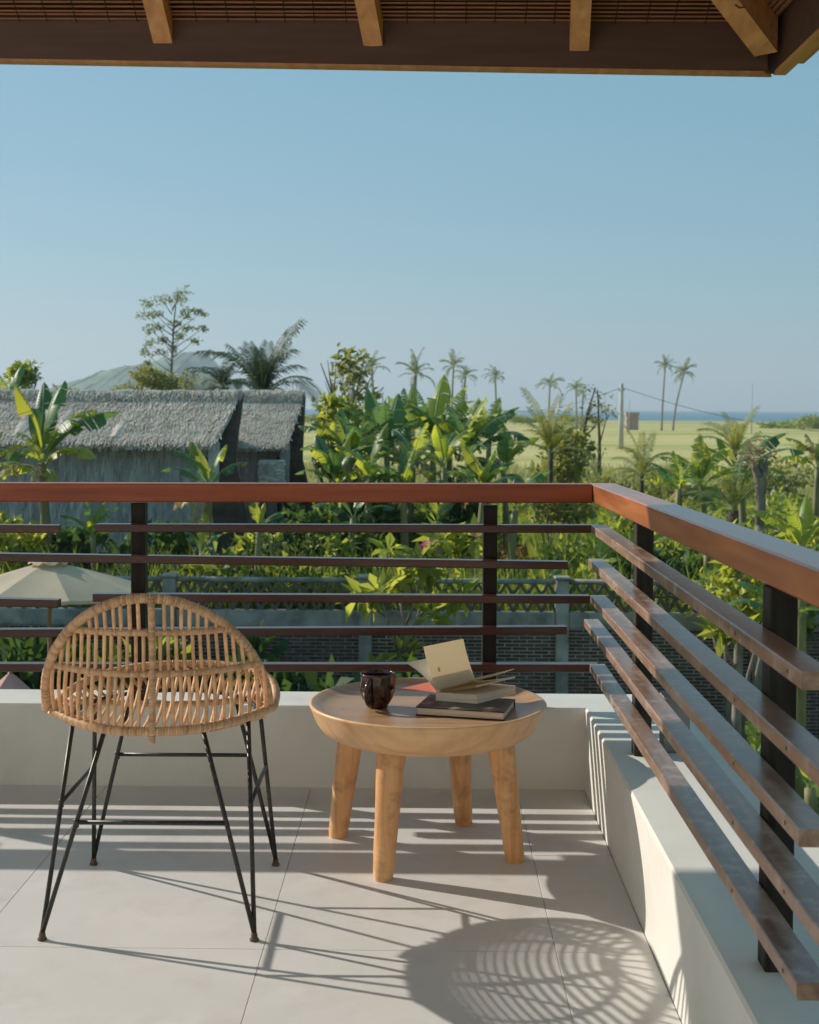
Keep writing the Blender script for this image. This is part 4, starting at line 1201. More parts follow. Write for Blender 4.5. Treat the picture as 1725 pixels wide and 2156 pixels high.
def build_hut(label, d, px_right, ridge_py, eave_py, px_left, low_z, gable_lean, seed):
    xr = P(px_right, ridge_py, y=d).x
    xl = P(px_left, ridge_py, y=d).x
    zr = P(px_right, ridge_py, y=d).z
    ye = d - 1.45
    ze = P(px_right, eave_py, y=ye).z
    GZ = G(d - 2)
    t = thing('thatched_hut', label, 'hut', ((xl + xr) / 2, d, GZ), 0, 'thatched huts')
    off = t.location
    th = 0.16
    rr = random.Random(seed)
    # upper roof: near slope, far slope, as thick slabs with a slightly uneven eave
    def slab(name, top, bot, mat):
        m = MB(); n = 30
        (yt, zt, xa0, xb0), (yb, zb, xa1, xb1) = top, bot
        for lay in (0, 1):
            for i in range(n + 1):
                s = i / n
                jz = 0.03 * math.sin(i * 1.9 + seed) + rr.uniform(-0.02, 0.02)
                m.v.append((xa0 + (xb0 - xa0) * s, yt, zt - th * lay + jz * 0.4))
            for i in range(n + 1):
                s = i / n
                jz = 0.03 * math.sin(i * 2.3 + seed) + rr.uniform(-0.03, 0.03)
                m.v.append((xa1 + (xb1 - xa1) * s, yb, zb - th * lay * 0.8 + jz))
        k = n + 1
        for i in range(n):
            m.face((i, k + i, k + i + 1, i + 1))
            m.face((2 * k + i, 2 * k + i + 1, 3 * k + i + 1, 3 * k + i))
            m.face((k + i, 3 * k + i, 3 * k + i + 1, k + i + 1))
        m.face((0, 2 * k, 3 * k, k)); m.face((n, k + n, 3 * k + n, 2 * k + n))
        return m.build(name, mat, t, off=off)
    up = slab('upper_roof', (d, zr, xl, xr), (ye, ze, xl, xr - gable_lean * 0.55), M['thatch'])
    slab('upper_roof', (d + 0.01, zr, xl, xr), (d + 1.0, ze, xl, xr - gable_lean * 0.4), M['thatch'])
    thatch_tufts('straw', [((xl, d, zr), (xr, d, zr), (xr - gable_lean * 0.55, ye, ze), (xl, ye, ze))], 16000, 0.26, M['thatch'], up, off, width=0.022, lift=0.035)
    thatch_tufts('eave_straw', [((xl, ye + 0.12, ze + 0.09), (xr - gable_lean * 0.5, ye + 0.12, ze + 0.09), (xr - gable_lean * 0.55, ye, ze), (xl, ye, ze))], 2600, 0.26, M['thatch'], up, off, width=0.02, lift=0.01)
    # ridge roll
    m = MB(); pts = []; rad = []
    for i in range(60):
        s = i / 59
        pts.append((xl + (xr + 0.05 - xl) * s, d, zr + 0.01 + 0.010 * math.sin(i * 0.8) + rr.uniform(-0.008, 0.008))); rad.append(0.085 + 0.008 * math.sin(i * 1.3) + rr.uniform(-0.008, 0.008))
    m.tube(pts, rad, 10); rg = m.build('ridge_roll', M['thatch'], t, off=off, smooth=True)
    thatch_tufts('straw', [((xl, d - 0.02, zr + 0.10), (xr, d - 0.02, zr + 0.10), (xr, d - 0.16, zr - 0.05), (xl, d - 0.16, zr - 0.05))], 2600, 0.16, M['thatch'], rg, off, width=0.02, lift=0.07)
    # lower roof, steep and in the shade
    y1, z1 = ye + 0.22, ze + 0.12
    y2, z2 = ye - 0.05, low_z
    xb1 = xr - gable_lean * 0.55
    lw = slab('lower_roof', (y1, z1, xl, xb1 - 0.05), (y2, z2, xl, xb1 - 0.02 + 0.55), M['thatch_shaded'])
    thatch_tufts('straw', [((xl, y1, z1), (xb1 - 0.05, y1, z1), (xb1 + 0.5, y2, z2), (xl, y2, z2))], 6500, 0.30, M['thatch_shaded'], lw, off, width=0.03, lift=0.03)
    # gable end: whitewashed wall, dark plank infill and the deep thatch edge
    m = MB()
    gx = xb1 - 0.12
    m.add([(gx, ye + 0.25, ze), (gx, d + 0.8, ze), (gx, d, zr - 0.2), (gx, ye + 0.2, GZ), (gx, d + 0.9, GZ)], [(0, 1, 2), (3, 4, 1, 0)])
    m.build('gable_wall', M['dark_wood'], t, off=off)
    m = MB(); m.box((xb1 - 0.11, ye + 0.02, GZ), (xb1 + 0.06, ye + 0.16, ze - 0.05)); m.build('corner_wall', M['house_white'], t, off=off)
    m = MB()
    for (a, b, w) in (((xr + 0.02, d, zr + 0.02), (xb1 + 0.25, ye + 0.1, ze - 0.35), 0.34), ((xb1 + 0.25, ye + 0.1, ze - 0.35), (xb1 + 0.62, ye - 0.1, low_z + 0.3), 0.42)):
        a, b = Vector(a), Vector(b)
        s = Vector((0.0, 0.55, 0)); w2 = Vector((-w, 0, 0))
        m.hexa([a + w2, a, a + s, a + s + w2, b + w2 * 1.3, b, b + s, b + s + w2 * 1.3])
    m.build('gable_thatch', M['thatch_edge_shaded'], t, off=off)
    m = MB(); m.box((xl + 0.3, ye + 0.3, GZ), (gx - 0.01, d + 0.9, ze + 0.1)); m.build('hut_wall', M['house_white'], t, off=off)
build_hut('long grey thatched hut with a shaded lower roof behind the left banana plant', 23.5, 503, 834, 925, -260, -1.6, 0.35, 1)
build_hut('smaller thatched hut whose gable stands at the right end of the roofs', 26.0, 637, 832, 928, 455, -1.6, 0.30, 5)
def build_awning():
    d = 24.2
    GZ = G(d)
    m = MB()
    a, b, c, e = P(546, 968, y=d), P(598, 968, y=d), P(590, 1020, y=d - 0.5), P(560, 1020, y=d - 0.5)
    t = thing('thatch_awning', 'small sunlit thatch awning between the two hut gables', 'awning', ((a.x + b.x) / 2, d, GZ))
    off = t.location
    q = [a, b, Vector((c.x + 0.05, c.y, c.z)), Vector((e.x - 0.1, e.y, e.z))]
    m.hexa([v - Vector((0, 0, 0.1)) for v in (q[3], q[2], q[1], q[0])] + [v for v in (q[3], q[2], q[1], q[0])])
    r = m.build('awning_roof', M['thatch'], t, off=off)
    thatch_tufts('straw', [tuple(tuple(v) for v in q)], 700, 0.13, M['thatch'], r, off)
    for x in (a.x + 0.08, b.x - 0.08):
        m = MB(); m.tube([(x, d, GZ), (x, d, a.z - 0.03)], 0.04, 8); m.build('awning_post', M['dark_wood'], t, off=off)
build_awning()

# ================================================================== PLANTS: PARTS LIBRARY
def banana_leaf_mesh(name, a0, a1, tear, mat, seed, width=0.135, n=20, fold=0.35):
    """unit length leaf rising from the origin, bending from a0 to a1 (degrees off vertical) towards +x"""
    r = random.Random(seed)
    m = MB()
    # midrib
    p = Vector((0, 0, 0)); c = []
    K = n + 4
    for i in range(K + 1):
        s = i / K
        a = R(a0 + (a1 - a0) * s ** 1.3)
        d = Vector((math.sin(a), 0, math.cos(a)))
        c.append((p.copy(), d.copy(), s))
        p = p + d * (1.0 / K)
    m.tube([q[0] for q in c], [0.0125 * (1 - 0.85 * q[2]) + 0.0012 for q in c], 5, mi=1)
    st = 3
    def wid(s):
        s = (s - st / K) / (1 - st / K)
        return width * (max(0.0, math.sin(math.pi * min(1, max(0, s)) ** 0.75)) ** 0.62) * (1 - 0.12 * s)
    for side in (-1, 1):
        y = Vector((0, side, 0))
        droop = 0
        shared = None
        for i in range(st, K):
            p0, d0, s0 = c[i]; p1, d1, s1 = c[i + 1]
            n0 = d0.cross(Vector((0, 1, 0))); n1 = d1.cross(Vector((0, 1, 0)))
            torn = r.random() < tear
            if torn: droop = r.uniform(-0.25, 0.95); shared = None
            def edge(pp, dd, nn, s, f, fl):
                w = wid(s)
                ang = fold * (1 - f) - droop * f * f - 0.5 * f * f * fold
                up = nn * (-1 if nn.z < 0 else 1)
                return pp + y * (w * f * math.cos(ang * 0.6)) + up * (w * f * ang) + dd * (w * f * 0.35)
            gap = 0.80 if torn else 1.0
            row0 = shared if shared else [p0, edge(p0, d0, n0, s0, 0.5, 0), edge(p0, d0, n0, s0, 1.0, 0) ]
            e1 = [p1, edge(p1, d1, n1, s1, 0.5, 0), edge(p1, d1, n1, s1, 1.0, 0)]
            row1 = [e1[0], row0[1].lerp(e1[1], gap), row0[2].lerp(e1[2], gap - 0.10 * torn)]
            o = len(m.v)
            m.v += [tuple(q) for q in row0 + row1]
            for k in (0, 1):
                m.face((o + k, o + k + 1, o + 4 + k, o + 3 + k) if side > 0 else (o + k, o + 3 + k, o + 4 + k, o + k + 1))
            shared = e1 if not torn else None
    me = m.mesh(name, [mat, M['rib']], smooth=True)
    return me

BL = {}
for key, mat in (('g', 'banana'), ('d', 'banana_dark'), ('y', 'banana_yellow'), ('x', 'dry_leaf')):
    for b, (a0, a1) in {'up': (6, 46), 'arch': (18, 92), 'low': (38, 125), 'hang': (70, 172)}.items():
        for v in range(2):
            BL[(key, b, v)] = banana_leaf_mesh('leaf', a0, a1, (0.26, 0.58)[v] if key != 'x' else 0.7, M[mat], hash((b, v)) % 1000 if False else {'up': 3, 'arch': 11, 'low': 23, 'hang': 37}[b] + v * 5,
                                               width=0.175 if b == 'up' else 0.155)

def banana(label, px, py, d, leaves, L=1.3, seed=0, stem_r=0.085, auto=0, tone='g', group='banana plants', dry=0):
    """crown where the leaves leave the stem seen at (px, py) at depth d.
    leaves: list of (azimuth degrees (0 = to the right, 90 = away), kind, tone, length factor)"""
    r = random.Random(seed)
    c = P(px, py, y=d)
    GZ = G(d)
    H = c.z - GZ
    lean = r.uniform(-0.12, 0.12)
    t = thing('banana_plant', label, 'banana plant', (c.x - lean, d, GZ), 0, group)
    m = MB()
    k = 9
    m.tube([(lean * (i / k) ** 1.5, 0, H * i / k - (0.05 if i == 0 else 0)) for i in range(k + 1)], [stem_r * (1.15 - 0.55 * i / k) + r.uniform(-0.004, 0.004) for i in range(k + 1)], 10)
    m.build('stem', M['stem'], t, smooth=True)
    if 640 < px < 1110 and py < 1035: L *= 0.98; auto = max(auto, 4); dry += 1
    az = r.uniform(0, 360)
    al = list(leaves)
    for i in range(auto):
        az += 137.5
        kind = ('arch', 'low', 'up', 'arch', 'low', 'hang', 'arch')[i % 7]
        al.append((az + r.uniform(-20, 20), kind, tone if r.random() < 0.68 else 'd', r.uniform(0.75, 1.1)))
    for i in range(dry): al.append((r.uniform(0, 360), 'hang', 'x', r.uniform(0.6, 0.9)))
    for j, (a, kind, tn, f) in enumerate(al):
        me = BL[(tn, kind, r.randint(0, 1))]
        o = link('leaf', me, t)
        zo = {'up': 0.02, 'arch': -0.02, 'low': -0.07, 'hang': -0.12}[kind]
        o.location = (lean, 0, H + zo + r.uniform(-0.03, 0.03))
        o.rotation_euler = (r.uniform(-0.12, 0.12), r.uniform(-0.15, 0.15), R(a))
        s = L * f
        o.scale = (s, s * r.uniform(0.85, 1.15), s)
    return t

def frond_mesh(name, a0, a1, npair, mat, seed, ll=0.20, lw=0.011, droop=0.5, vee=0.5):
    """unit palm frond from the origin bending towards +x, leaflets in pairs"""
    r = random.Random(seed)
    m = MB()
    K = npair + 4
    p = Vector((0, 0, 0)); c = []
    for i in range(K + 1):
        s = i / K
        a = R(a0 + (a1 - a0) * s ** 1.25)
        d = Vector((math.sin(a), 0, math.cos(a)))
        c.append((p.copy(), d.copy(), s)); p = p + d / K
    m.tube([q[0] for q in c[::2]] + [c[-1][0]], [0.011 * (1 - 0.88 * q[2]) + 0.0008 for q in c[::2]] + [0.0008], 4, mi=1)
    for i in range(4, K):
        p0, d0, s = c[i]
        up = d0.cross(Vector((0, 1, 0)))
        if up.z < 0: up = -up
        l = ll * (math.sin(math.pi * (0.12 + 0.86 * (s - 0.1))) ** 0.6 if 0.1 < s < 0.99 else 0.3)
        for side in (-1, 1):
            ll1 = l * r.uniform(0.8, 1.15)
            out = (Vector((0, side, 0)) * 0.75 + d0 * (0.62 + 0.3 * s) + up * (vee * (1 - s) * 0.5) + Vector((0, 0, r.uniform(-0.1, 0.1)))).normalized()
            mid = p0 + out * ll1 * 0.5
            tip = p0 + out * ll1 - Vector((0, 0, droop * ll1 * r.uniform(0.5, 1.2)))
            wv = d0 * lw
            o = len(m.v)
            m.v += [tuple(p0 - wv * 0.5), tuple(p0 + wv * 0.5), tuple(mid + wv), tuple(mid - wv), tuple(tip)]
            m.face((o, o + 1, o + 2, o + 3)); m.face((o + 3, o + 2, o + 4))
    return m.mesh(name, [mat, M['rib']])

FR = {}
for key, mat, npair in (('g', 'palm', 30), ('y', 'palm_yellow', 34), ('d', 'palm_dark', 34), ('far', 'palm_far', 15)):
    for b, (a0, a1) in {'up': (6, 40), 'arch': (25, 105), 'low': (55, 145), 'hang': (85, 178)}.items():
        for v in range(2):
            FR[(key, b, v)] = frond_mesh('frond', a0, a1, npair, M[mat], 5 + v, ll=0.27 if key == 'd' else 0.21 if key != 'far' else 0.24, lw=0.009 if key != 'far' else 0.022)

def palm(label, px, py, d, L, base_py=None, tone='far', n=18, trunk_r=0.16, lean=0.0, seed=0, kinds=('up', 'arch', 'arch', 'low', 'low', 'arch', 'hang'), ivy=False,
         group='coconut palms on the field', cat='palm tree', gz=None):
    r = random.Random(seed)
    c = P(px, py, y=d)
    gz = G(d) if gz is None else gz
    H = c.z - gz
    t = thing('palm_tree', label, cat, (c.x - lean, d, gz), 0, group)
    m = MB(); k = 10
    m.tube([(lean * (i / k) ** 1.6, 0, H * i / k - (0.1 if i == 0 else 0)) for i in range(k + 1)], [trunk_r * (1.25 - 0.5 * (i / k) ** 0.5) for i in range(k + 1)], 8)
    m.build('trunk', M['bark_dark'] if tone != 'far' else M['bark'], t, smooth=True)
    if tone == 'far':
        n = r.randint(14, 22); kinds = r.sample(kinds, len(kinds))
    for i in range(n):
        a = i * 137.5 + r.uniform(-15, 15)
        kind = kinds[i % len(kinds)]
        o = link('frond', FR[(tone, kind, r.randint(0, 1))], t)
        o.location = (lean, 0, H)
        o.rotation_euler = (r.uniform(-0.15, 0.15), r.uniform(-0.18, 0.18), R(a))
        s = L * r.uniform(0.7, 1.15)
        o.scale = (s, s, s * r.uniform(0.85, 1.1))
    if ivy:
        leaf_cloud('ivy', [(lean * 0.3, 0, H * 0.30, 0.5, 0.5, H * 0.28, 420), (lean * 0.6, 0, H * 0.68, 0.4, 0.4, H * 0.2, 200)], 0.30, M['leaf_dark'], t)
    return t

def leaf_cloud(name, blobs, size, mat, parent=None, up=0.35, aspect=0.5, shell=0.45, kind=None):
    """leaf-sized folded quads spread through ellipsoids (cx, cy, cz, rx, ry, rz, n)"""
    V, F = [], []
    c = 0
    for (cx, cy, cz, rx, ry, rz, n) in blobs:
        n = int(n)
        d = rng.normal(size=(n, 3)); d /= np.linalg.norm(d, axis=1)[:, None] + 1e-9
        rad = (shell + (1 - shell) * rng.random(n)) ** 0.7
        lump = 1 + 0.22 * np.sin(d[:, 0] * 5 + cx * 3) * np.sin(d[:, 2] * 6 + cy) + 0.15 * np.sin(d[:, 1] * 9 + cz * 5)
        pos = d * (rad * lump)[:, None] * np.array([rx, ry, rz])[None] + np.array([cx, cy, cz])[None]
        ax = d * 0.6 + rng.normal(size=(n, 3)) * 0.7
        ax[:, 2] += 0.1
        ax /= np.linalg.norm(ax, axis=1)[:, None]
        nr = rng.normal(size=(n, 3)) * 0.7; nr[:, 2] += up * 2
        sd = np.cross(ax, nr); sd /= np.linalg.norm(sd, axis=1)[:, None] + 1e-9
        nn = np.cross(sd, ax)
        s = (size * rng.uniform(0.6, 1.35, n))[:, None]
        w = s * aspect * 0.5
        p0 = pos; p1 = pos + ax * s * 0.5 + sd * w + nn * s * 0.08; p2 = pos + ax * s - nn * s * 0.12; p3 = pos + ax * s * 0.5 - sd * w + nn * s * 0.08
        V.append(np.stack([p0, p1, p2, p3], 1).reshape(-1, 3))
        F.append(np.arange(c, c + 4 * n).reshape(n, 4)); c += 4 * n
    o = np_mesh(name, np.concatenate(V), np.concatenate(F), mat, parent)
    if kind: tag(o, kind=kind)
    return o

def branches(mb, base, H, n, spread, r0, seed, sub=2, up=0.6, tips=None):
    """trunk with limbs; collects branch tips"""
    r = random.Random(seed)
    trunk = [Vector(base) + Vector((0.04 * H * math.sin(i * 1.1 + seed), 0.03 * H * math.cos(i * 0.9 + seed), H * i / 8)) for i in range(9)]
    trunk[0] = Vector(base) - Vector((0, 0, 0.1))
    mb.tube(trunk, [r0 * (1 - 0.7 * i / 8) for i in range(9)], 8)
    for k in range(n):
        i = 3 + int(5.5 * k / n)
        p = trunk[min(8, i)]
        a = k * 2.4 + seed
        d = Vector((math.cos(a) * spread, math.sin(a) * spread, up)).normalized()
        ln = H * r.uniform(0.25, 0.42) * (1.1 - 0.4 * k / n)
        q = [p, p + d * ln * 0.5 + Vector((0, 0, 0.03 * H)), p + d * ln + Vector((0, 0, 0.10 * H))]
        mb.tube(q, [r0 * 0.42, r0 * 0.28, r0 * 0.12], 6)
        if tips is not None: tips.append(q[2])
        for s in range(sub):
            d2 = (d + Vector((r.uniform(-0.6, 0.6), r.uniform(-0.6, 0.6), r.uniform(0.0, 0.6)))).normalized()
            e = [q[1], q[1] + d2 * ln * 0.35, q[1] + d2 * ln * 0.62 + Vector((0, 0, 0.04 * H))]
            mb.tube(e, [r0 * 0.24, r0 * 0.16, r0 * 0.07], 5)
            if tips is not None: tips.append(e[2])

def shrub(label, px, py_top, d, w, h, mat, n=1500, size=0.16, seed=0, group='garden shrubs', base=None, cat='shrub', name='shrub', aspect=0.5, blobs=5):
    """bush whose crown tops out at (px, py_top)"""
    r = random.Random(seed)
    c = P(px, py_top, y=d)
    bz = G(d) if base is None else base
    t = thing(name, label, cat, (c.x, d, bz), 0, group)
    H = c.z - bz
    m = MB()
    for k in range(5):
        a = k * 1.26 + seed
        m.tube([(0.05 * math.cos(a), 0.05 * math.sin(a), -0.05), (0.15 * w * math.cos(a), 0.15 * w * math.sin(a), H * 0.45), (0.33 * w * math.cos(a + 0.3), 0.33 * w * math.sin(a + 0.3), H * 0.85)],
               [0.035, 0.024, 0.008], 6)
    m.build('stems', M['bark'], t, smooth=True)
    bl = []
    for k in range(blobs):
        a = k * 2.4 + seed
        f = r.uniform(0.25, 0.55) if k else 0
        s = r.uniform(0.42, 0.66)
        zc = H - h * 0.5 + r.uniform(-0.28, 0.2) * h
        bl.append((w * 0.5 * f * 1.4 * math.cos(a), w * 0.5 * f * 1.4 * math.sin(a), min(zc, H - h * s * 0.45), w * 0.5 * s, w * 0.5 * s, h * 0.5 * s, n / blobs))
    leaf_cloud('crown', bl, size, mat, t, aspect=aspect)
    return t

# ================================================================== PLANTS: PLACED
def grass(name, label, rects, n, h, w, mat, clump=0.5):
    V = []
    tot = sum((b - a) * (dd - c) for a, b, c, dd in rects)
    for (x0, x1, y0, y1) in rects:
        k = int(n * (x1 - x0) * (y1 - y0) / tot)
        nc = max(1, k // 14)
        cx = rng.uniform(x0, x1, nc); cy = y0 + (y1 - y0) * rng.random(nc) ** 1.4
        ch = rng.uniform(0.45, 1.25, nc)
        i = rng.integers(0, nc, k)
        px = cx[i] + rng.normal(0, clump * 0.25, k); py = cy[i] + rng.normal(0, clump * 0.25, k)
        hh = h * ch[i] * rng.uniform(0.6, 1.2, k)
        a = rng.uniform(0, 2 * np.pi, k); ln = rng.uniform(0.1, 0.55, k) * hh
        ww = w * rng.uniform(0.6, 1.3, k)
        b = rng.uniform(0, 2 * np.pi, k)
        sx, sy = np.cos(b) * ww / 2, np.sin(b) * ww / 2
        z = np.array([G(v) for v in py]) - 0.02
        p0 = np.stack([px - sx, py - sy, z], -1); p1 = np.stack([px + sx, py + sy, z], -1)
        mx = np.stack([px + np.cos(a) * ln * 0.35 + sx * 0.8, py + np.sin(a) * ln * 0.35 + sy * 0.8, z + hh * 0.62], -1)
        mx2 = np.stack([px + np.cos(a) * ln * 0.35 - sx * 0.8, py + np.sin(a) * ln * 0.35 - sy * 0.8, z + hh * 0.62], -1)
        tp = np.stack([px + np.cos(a) * ln, py + np.sin(a) * ln, z + hh], -1)
        V.append(np.stack([p0, p1, mx, mx2, mx2, mx, tp, tp], 1))
    V = np.concatenate(V)
    k = len(V)
    V = V.reshape(-1, 3)
    idx = np.arange(k)[:, None] * 8
    F = np.concatenate([idx + np.array([[0, 1, 2, 3]]), idx + np.array([[4, 5, 6, 7]])])
    # weld: second quad reuses the first quad's upper edge so that a blade is one island
    F2 = np.concatenate([idx + np.array([[0, 1, 2]]), idx + np.array([[0, 2, 3]]), idx + np.array([[3, 2, 6]])])
    o = np_mesh(name, V, F2, mat)
    return tag(o, label, kind='stuff')

grass('tall_grass', 'tall bright green grass growing behind the garden wall', [(-8, 9, 19.0, 27), (-11, 13, 27, 46)], 60000, 0.85, 0.035, M['grass'], 0.9)
grass('verge_grass', 'bright grass standing right behind the lattice of the wall', [(-6.5, 8, 18.35, 19.6)], 12000, 1.15, 0.028, M['grass'], 0.35)
grass('meadow_grass', 'looser yellow green grass at the edge of the field', [(-22, 28, 44, 95)], 26000, 0.8, 0.06, M['grass_dry'], 1.6)
grass('garden_weeds', 'low weeds in the garden strip before the wall', [(-6, 8, 6.5, 17.6)], 5000, 0.35, 0.03, M['leaf_dark'], 0.6)

# --- banana plants by the huts, left
banana('tall banana plant with broad upright leaves in front of the long thatched hut', 90, 975, 19.2,
       [(200, 'up', 'y', 0.95), (40, 'up', 'd', 1.0), (20, 'arch', 'd', 1.18), (-20, 'arch', 'g', 1.05), (-30, 'low', 'y', 0.95), (190, 'low', 'd', 0.8), (170, 'arch', 'g', 0.55), (-95, 'low', 'g', 0.7), (100, 'up', 'd', 1.05), (215, 'hang', 'g', 0.7), (-60, 'hang', 'y', 0.6)],
       1.22, 1, 0.09, dry=2)
banana('banana plant with three spreading leaves before the shaded lower thatch', 440, 1030, 19.0,
       [(165, 'arch', 'd', 0.85), (150, 'up', 'g', 0.78), (185, 'low', 'd', 0.9), (20, 'up', 'g', 0.68), (5, 'arch', 'd', 0.72), (200, 'hang', 'y', 0.5), (-80, 'low', 'd', 0.5)], 1.0, 2, 0.10, dry=2)
banana('small banana plant with wide leaves just left of the railing post', 196, 1128, 18.7,
       [(160, 'up', 'd', 0.75), (15, 'arch', 'd', 0.8), (185, 'arch', 'd', 0.85), (200, 'low', 'd', 0.8), (-10, 'low', 'd', 0.8), (60, 'up', 'g', 0.7), (-80, 'arch', 'g', 0.6)], 0.72, 3, 0.06)
banana('banana plant cut by the left picture edge', -20, 985, 18.8, [(0, 'arch', 'y', 0.7), (30, 'up', 'g', 0.6), (-20, 'low', 'g', 0.7), (180, 'arch', 'g', 1), (100, 'up', 'd', 0.8)], 0.9, 4, 0.08)
banana('low banana plant beside the gable of the long hut', 545, 1120, 18.8, [(150, 'up', 'g', 0.9), (20, 'arch', 'd', 0.9), (60, 'up', 'y', 0.7), (190, 'low', 'd', 0.9), (-70, 'arch', 'd', 0.7), (-20, 'low', 'g', 0.9)], 0.62, 5, 0.06)
banana('low banana plant with one yellow leaf below the handrail', 425, 1165, 18.6, [(80, 'up', 'y', 1.0), (160, 'arch', 'd', 0.8), (10, 'arch', 'd', 0.8), (-50, 'low', 'd', 0.7)], 0.55, 6, 0.05)
banana('young banana plant behind the parasol top', 260, 1195, 18.5, [(170, 'up', 'y', 0.8), (20, 'arch', 'g', 0.8), (150, 'arch', 'd', 0.9), (-40, 'low', 'g', 0.7)], 0.55, 7, 0.05)
banana('background banana plant rising over the long thatched ridge', 25, 850, 26.5, [(60, 'up', 'd', 0.9), (170, 'up', 'g', 0.8), (20, 'arch', 'd', 0.7), (200, 'arch', 'g', 0.8)], 0.9, 8, 0.08)

# --- the banana thicket in the middle
banana('tallest banana plant in the middle of the thicket', 912, 938, 25.0,
       [(70, 'up', 'g', 1.2), (10, 'up', 'g', 1.05), (170, 'up', 'd', 1.0), (35, 'arch', 'g', 1.1), (-30, 'arch', 'd', 1.0), (200, 'arch', 'g', 1.0), (160, 'low', 'd', 1.0), (-60, 'low', 'g', 0.9), (-15, 'hang', 'd', 0.9)], 1.25, 11, dry=2)
banana('banana plant with dark folded leaves left of the thicket centre', 815, 955, 24.0,
       [(80, 'up', 'd', 1.0), (150, 'up', 'd', 1.05), (20, 'arch', 'g', 1.0), (195, 'arch', 'd', 1.0), (-40, 'arch', 'd', 0.9), (-120, 'low', 'd', 0.9), (170, 'low', 'g', 0.9)], 1.2, 12, dry=2)
banana('banana plant leaning out over the hut gable', 735, 970, 22.5,
       [(170, 'arch', 'd', 1.15), (150, 'up', 'g', 0.8), (40, 'up', 'g', 0.75), (10, 'arch', 'y', 0.8), (200, 'low', 'd', 1.0), (-30, 'low', 'd', 1.0), (-80, 'arch', 'g', 0.8), (120, 'arch', 'g', 0.9)], 1.0, 13)
banana('banana plant with long dark leaves arching right towards the field', 985, 960, 23.0,
       [(5, 'arch', 'd', 1.05), (-10, 'low', 'd', 1.1), (50, 'up', 'g', 0.95), (130, 'up', 'd', 0.9), (20, 'arch', 'd', 0.9), (175, 'arch', 'g', 0.9), (-70, 'low', 'd', 0.8), (-20, 'hang', 'd', 0.8)], 1.15, 14, dry=1)
banana('short banana plant with two bright paddle leaves above the handrail', 1020, 1030, 20.0,
       [(150, 'up', 'g', 1.0), (20, 'up', 'g', 0.85), (175, 'up', 'y', 0.85), (60, 'up', 'd', 0.7), (200, 'arch', 'd', 0.9), (-10, 'arch', 'd', 1.0), (-60, 'low', 'd', 0.9)], 0.72, 15)
banana('banana plant with bright leaves low in front of the thicket', 850, 1040, 21.0,
       [(160, 'arch', 'g', 1.0), (20, 'up', 'g', 0.8), (100, 'up', 'd', 0.8), (-10, 'low', 'd', 1.1), (185, 'low', 'd', 1.0), (-80, 'arch', 'g', 0.8), (230, 'arch', 'd', 0.9)], 0.85, 16)
banana('banana plant with hanging torn leaves at the left of the thicket', 705, 1015, 21.5,
       [(60, 'up', 'g', 0.9), (170, 'arch', 'g', 0.8), (10, 'arch', 'd', 1.0), (200, 'low', 'd', 0.9), (-50, 'low', 'g', 0.9), (-100, 'hang', 'd', 0.8)], 0.85, 17, dry=2)
banana('banana plant at the back of the thicket under the far palms', 860, 912, 28.0, [(80, 'up', 'g', 1.0), (20, 'arch', 'g', 1.0), (160, 'arch', 'd', 1.0), (120, 'up', 'd', 0.9), (-20, 'arch', 'd', 0.9)], 1.1, 18)
banana('back row banana plant with pale folded leaves near the field', 1030, 925, 27.0, [(70, 'up', 'g', 0.95), (10, 'arch', 'd', 1.0), (170, 'arch', 'g', 0.9), (-30, 'low', 'd', 0.9), (40, 'up', 'g', 0.7)], 1.0, 19)
banana('dark banana plant seen just under the handrail beside the huts', 745, 1090, 20.0, [(170, 'arch', 'd', 1.1), (10, 'arch', 'd', 1.1), (190, 'low', 'd', 1.0), (-15, 'low', 'd', 1.0), (60, 'arch', 'd', 0.8)], 0.75, 20)
banana('bright banana sucker under the handrail left of the middle post', 920, 1098, 19.5, [(150, 'up', 'g', 0.9), (40, 'up', 'g', 0.8), (170, 'arch', 'g', 0.9), (5, 'arch', 'd', 0.9), (20, 'arch', 'x', 0.7)], 0.6, 21)
banana('banana plant with a dark feathered leaf right of the middle post', 1085, 1075, 20.5, [(0, 'low', 'd', 1.3), (15, 'arch', 'd', 1.1), (175, 'arch', 'd', 0.9), (90, 'up', 'd', 0.6)], 0.85, 22)
banana('banana sucker whose bright leaf leans across the lattice', 1150, 1235, 18.5, [(175, 'up', 'y', 1.0), (185, 'arch', 'g', 0.7), (30, 'arch', 'd', 0.6), (-40, 'low', 'g', 0.6)], 0.72, 23)
banana('banana sucker at the corner of the railing', 1262, 1190, 19.0, [(25, 'up', 'g', 1.0), (60, 'up', 'g', 0.8), (0, 'arch', 'g', 1.0), (175, 'arch', 'g', 0.9), (-60, 'low', 'g', 0.8)], 0.62, 24)

for (px, py, d, L, sd, lab) in (
        (780, 925, 26.5, 0.95, 51, 'banana plant tucked behind the folded dark leaves'), (950, 925, 26.0, 0.95, 52, 'banana plant with its tip right of the tallest one'),
        (728, 955, 24.5, 0.95, 53, 'banana plant filling the gap beside the lime tree'), (870, 985, 22.5, 1.0, 54, 'banana plant in the front middle of the thicket'),
        (935, 985, 21.8, 0.95, 55, 'banana plant in the front right of the thicket'), (780, 1010, 21.2, 0.9, 56, 'banana plant in the front left of the thicket'),
        (1060, 990, 24.5, 0.95, 57, 'banana plant closing the thicket towards the field'), (845, 900, 29.5, 0.9, 58, 'banana plant peeping out at the back of the thicket')):
    banana(lab, px, py, d, [], L, sd, 0.08, auto=7, tone='g')
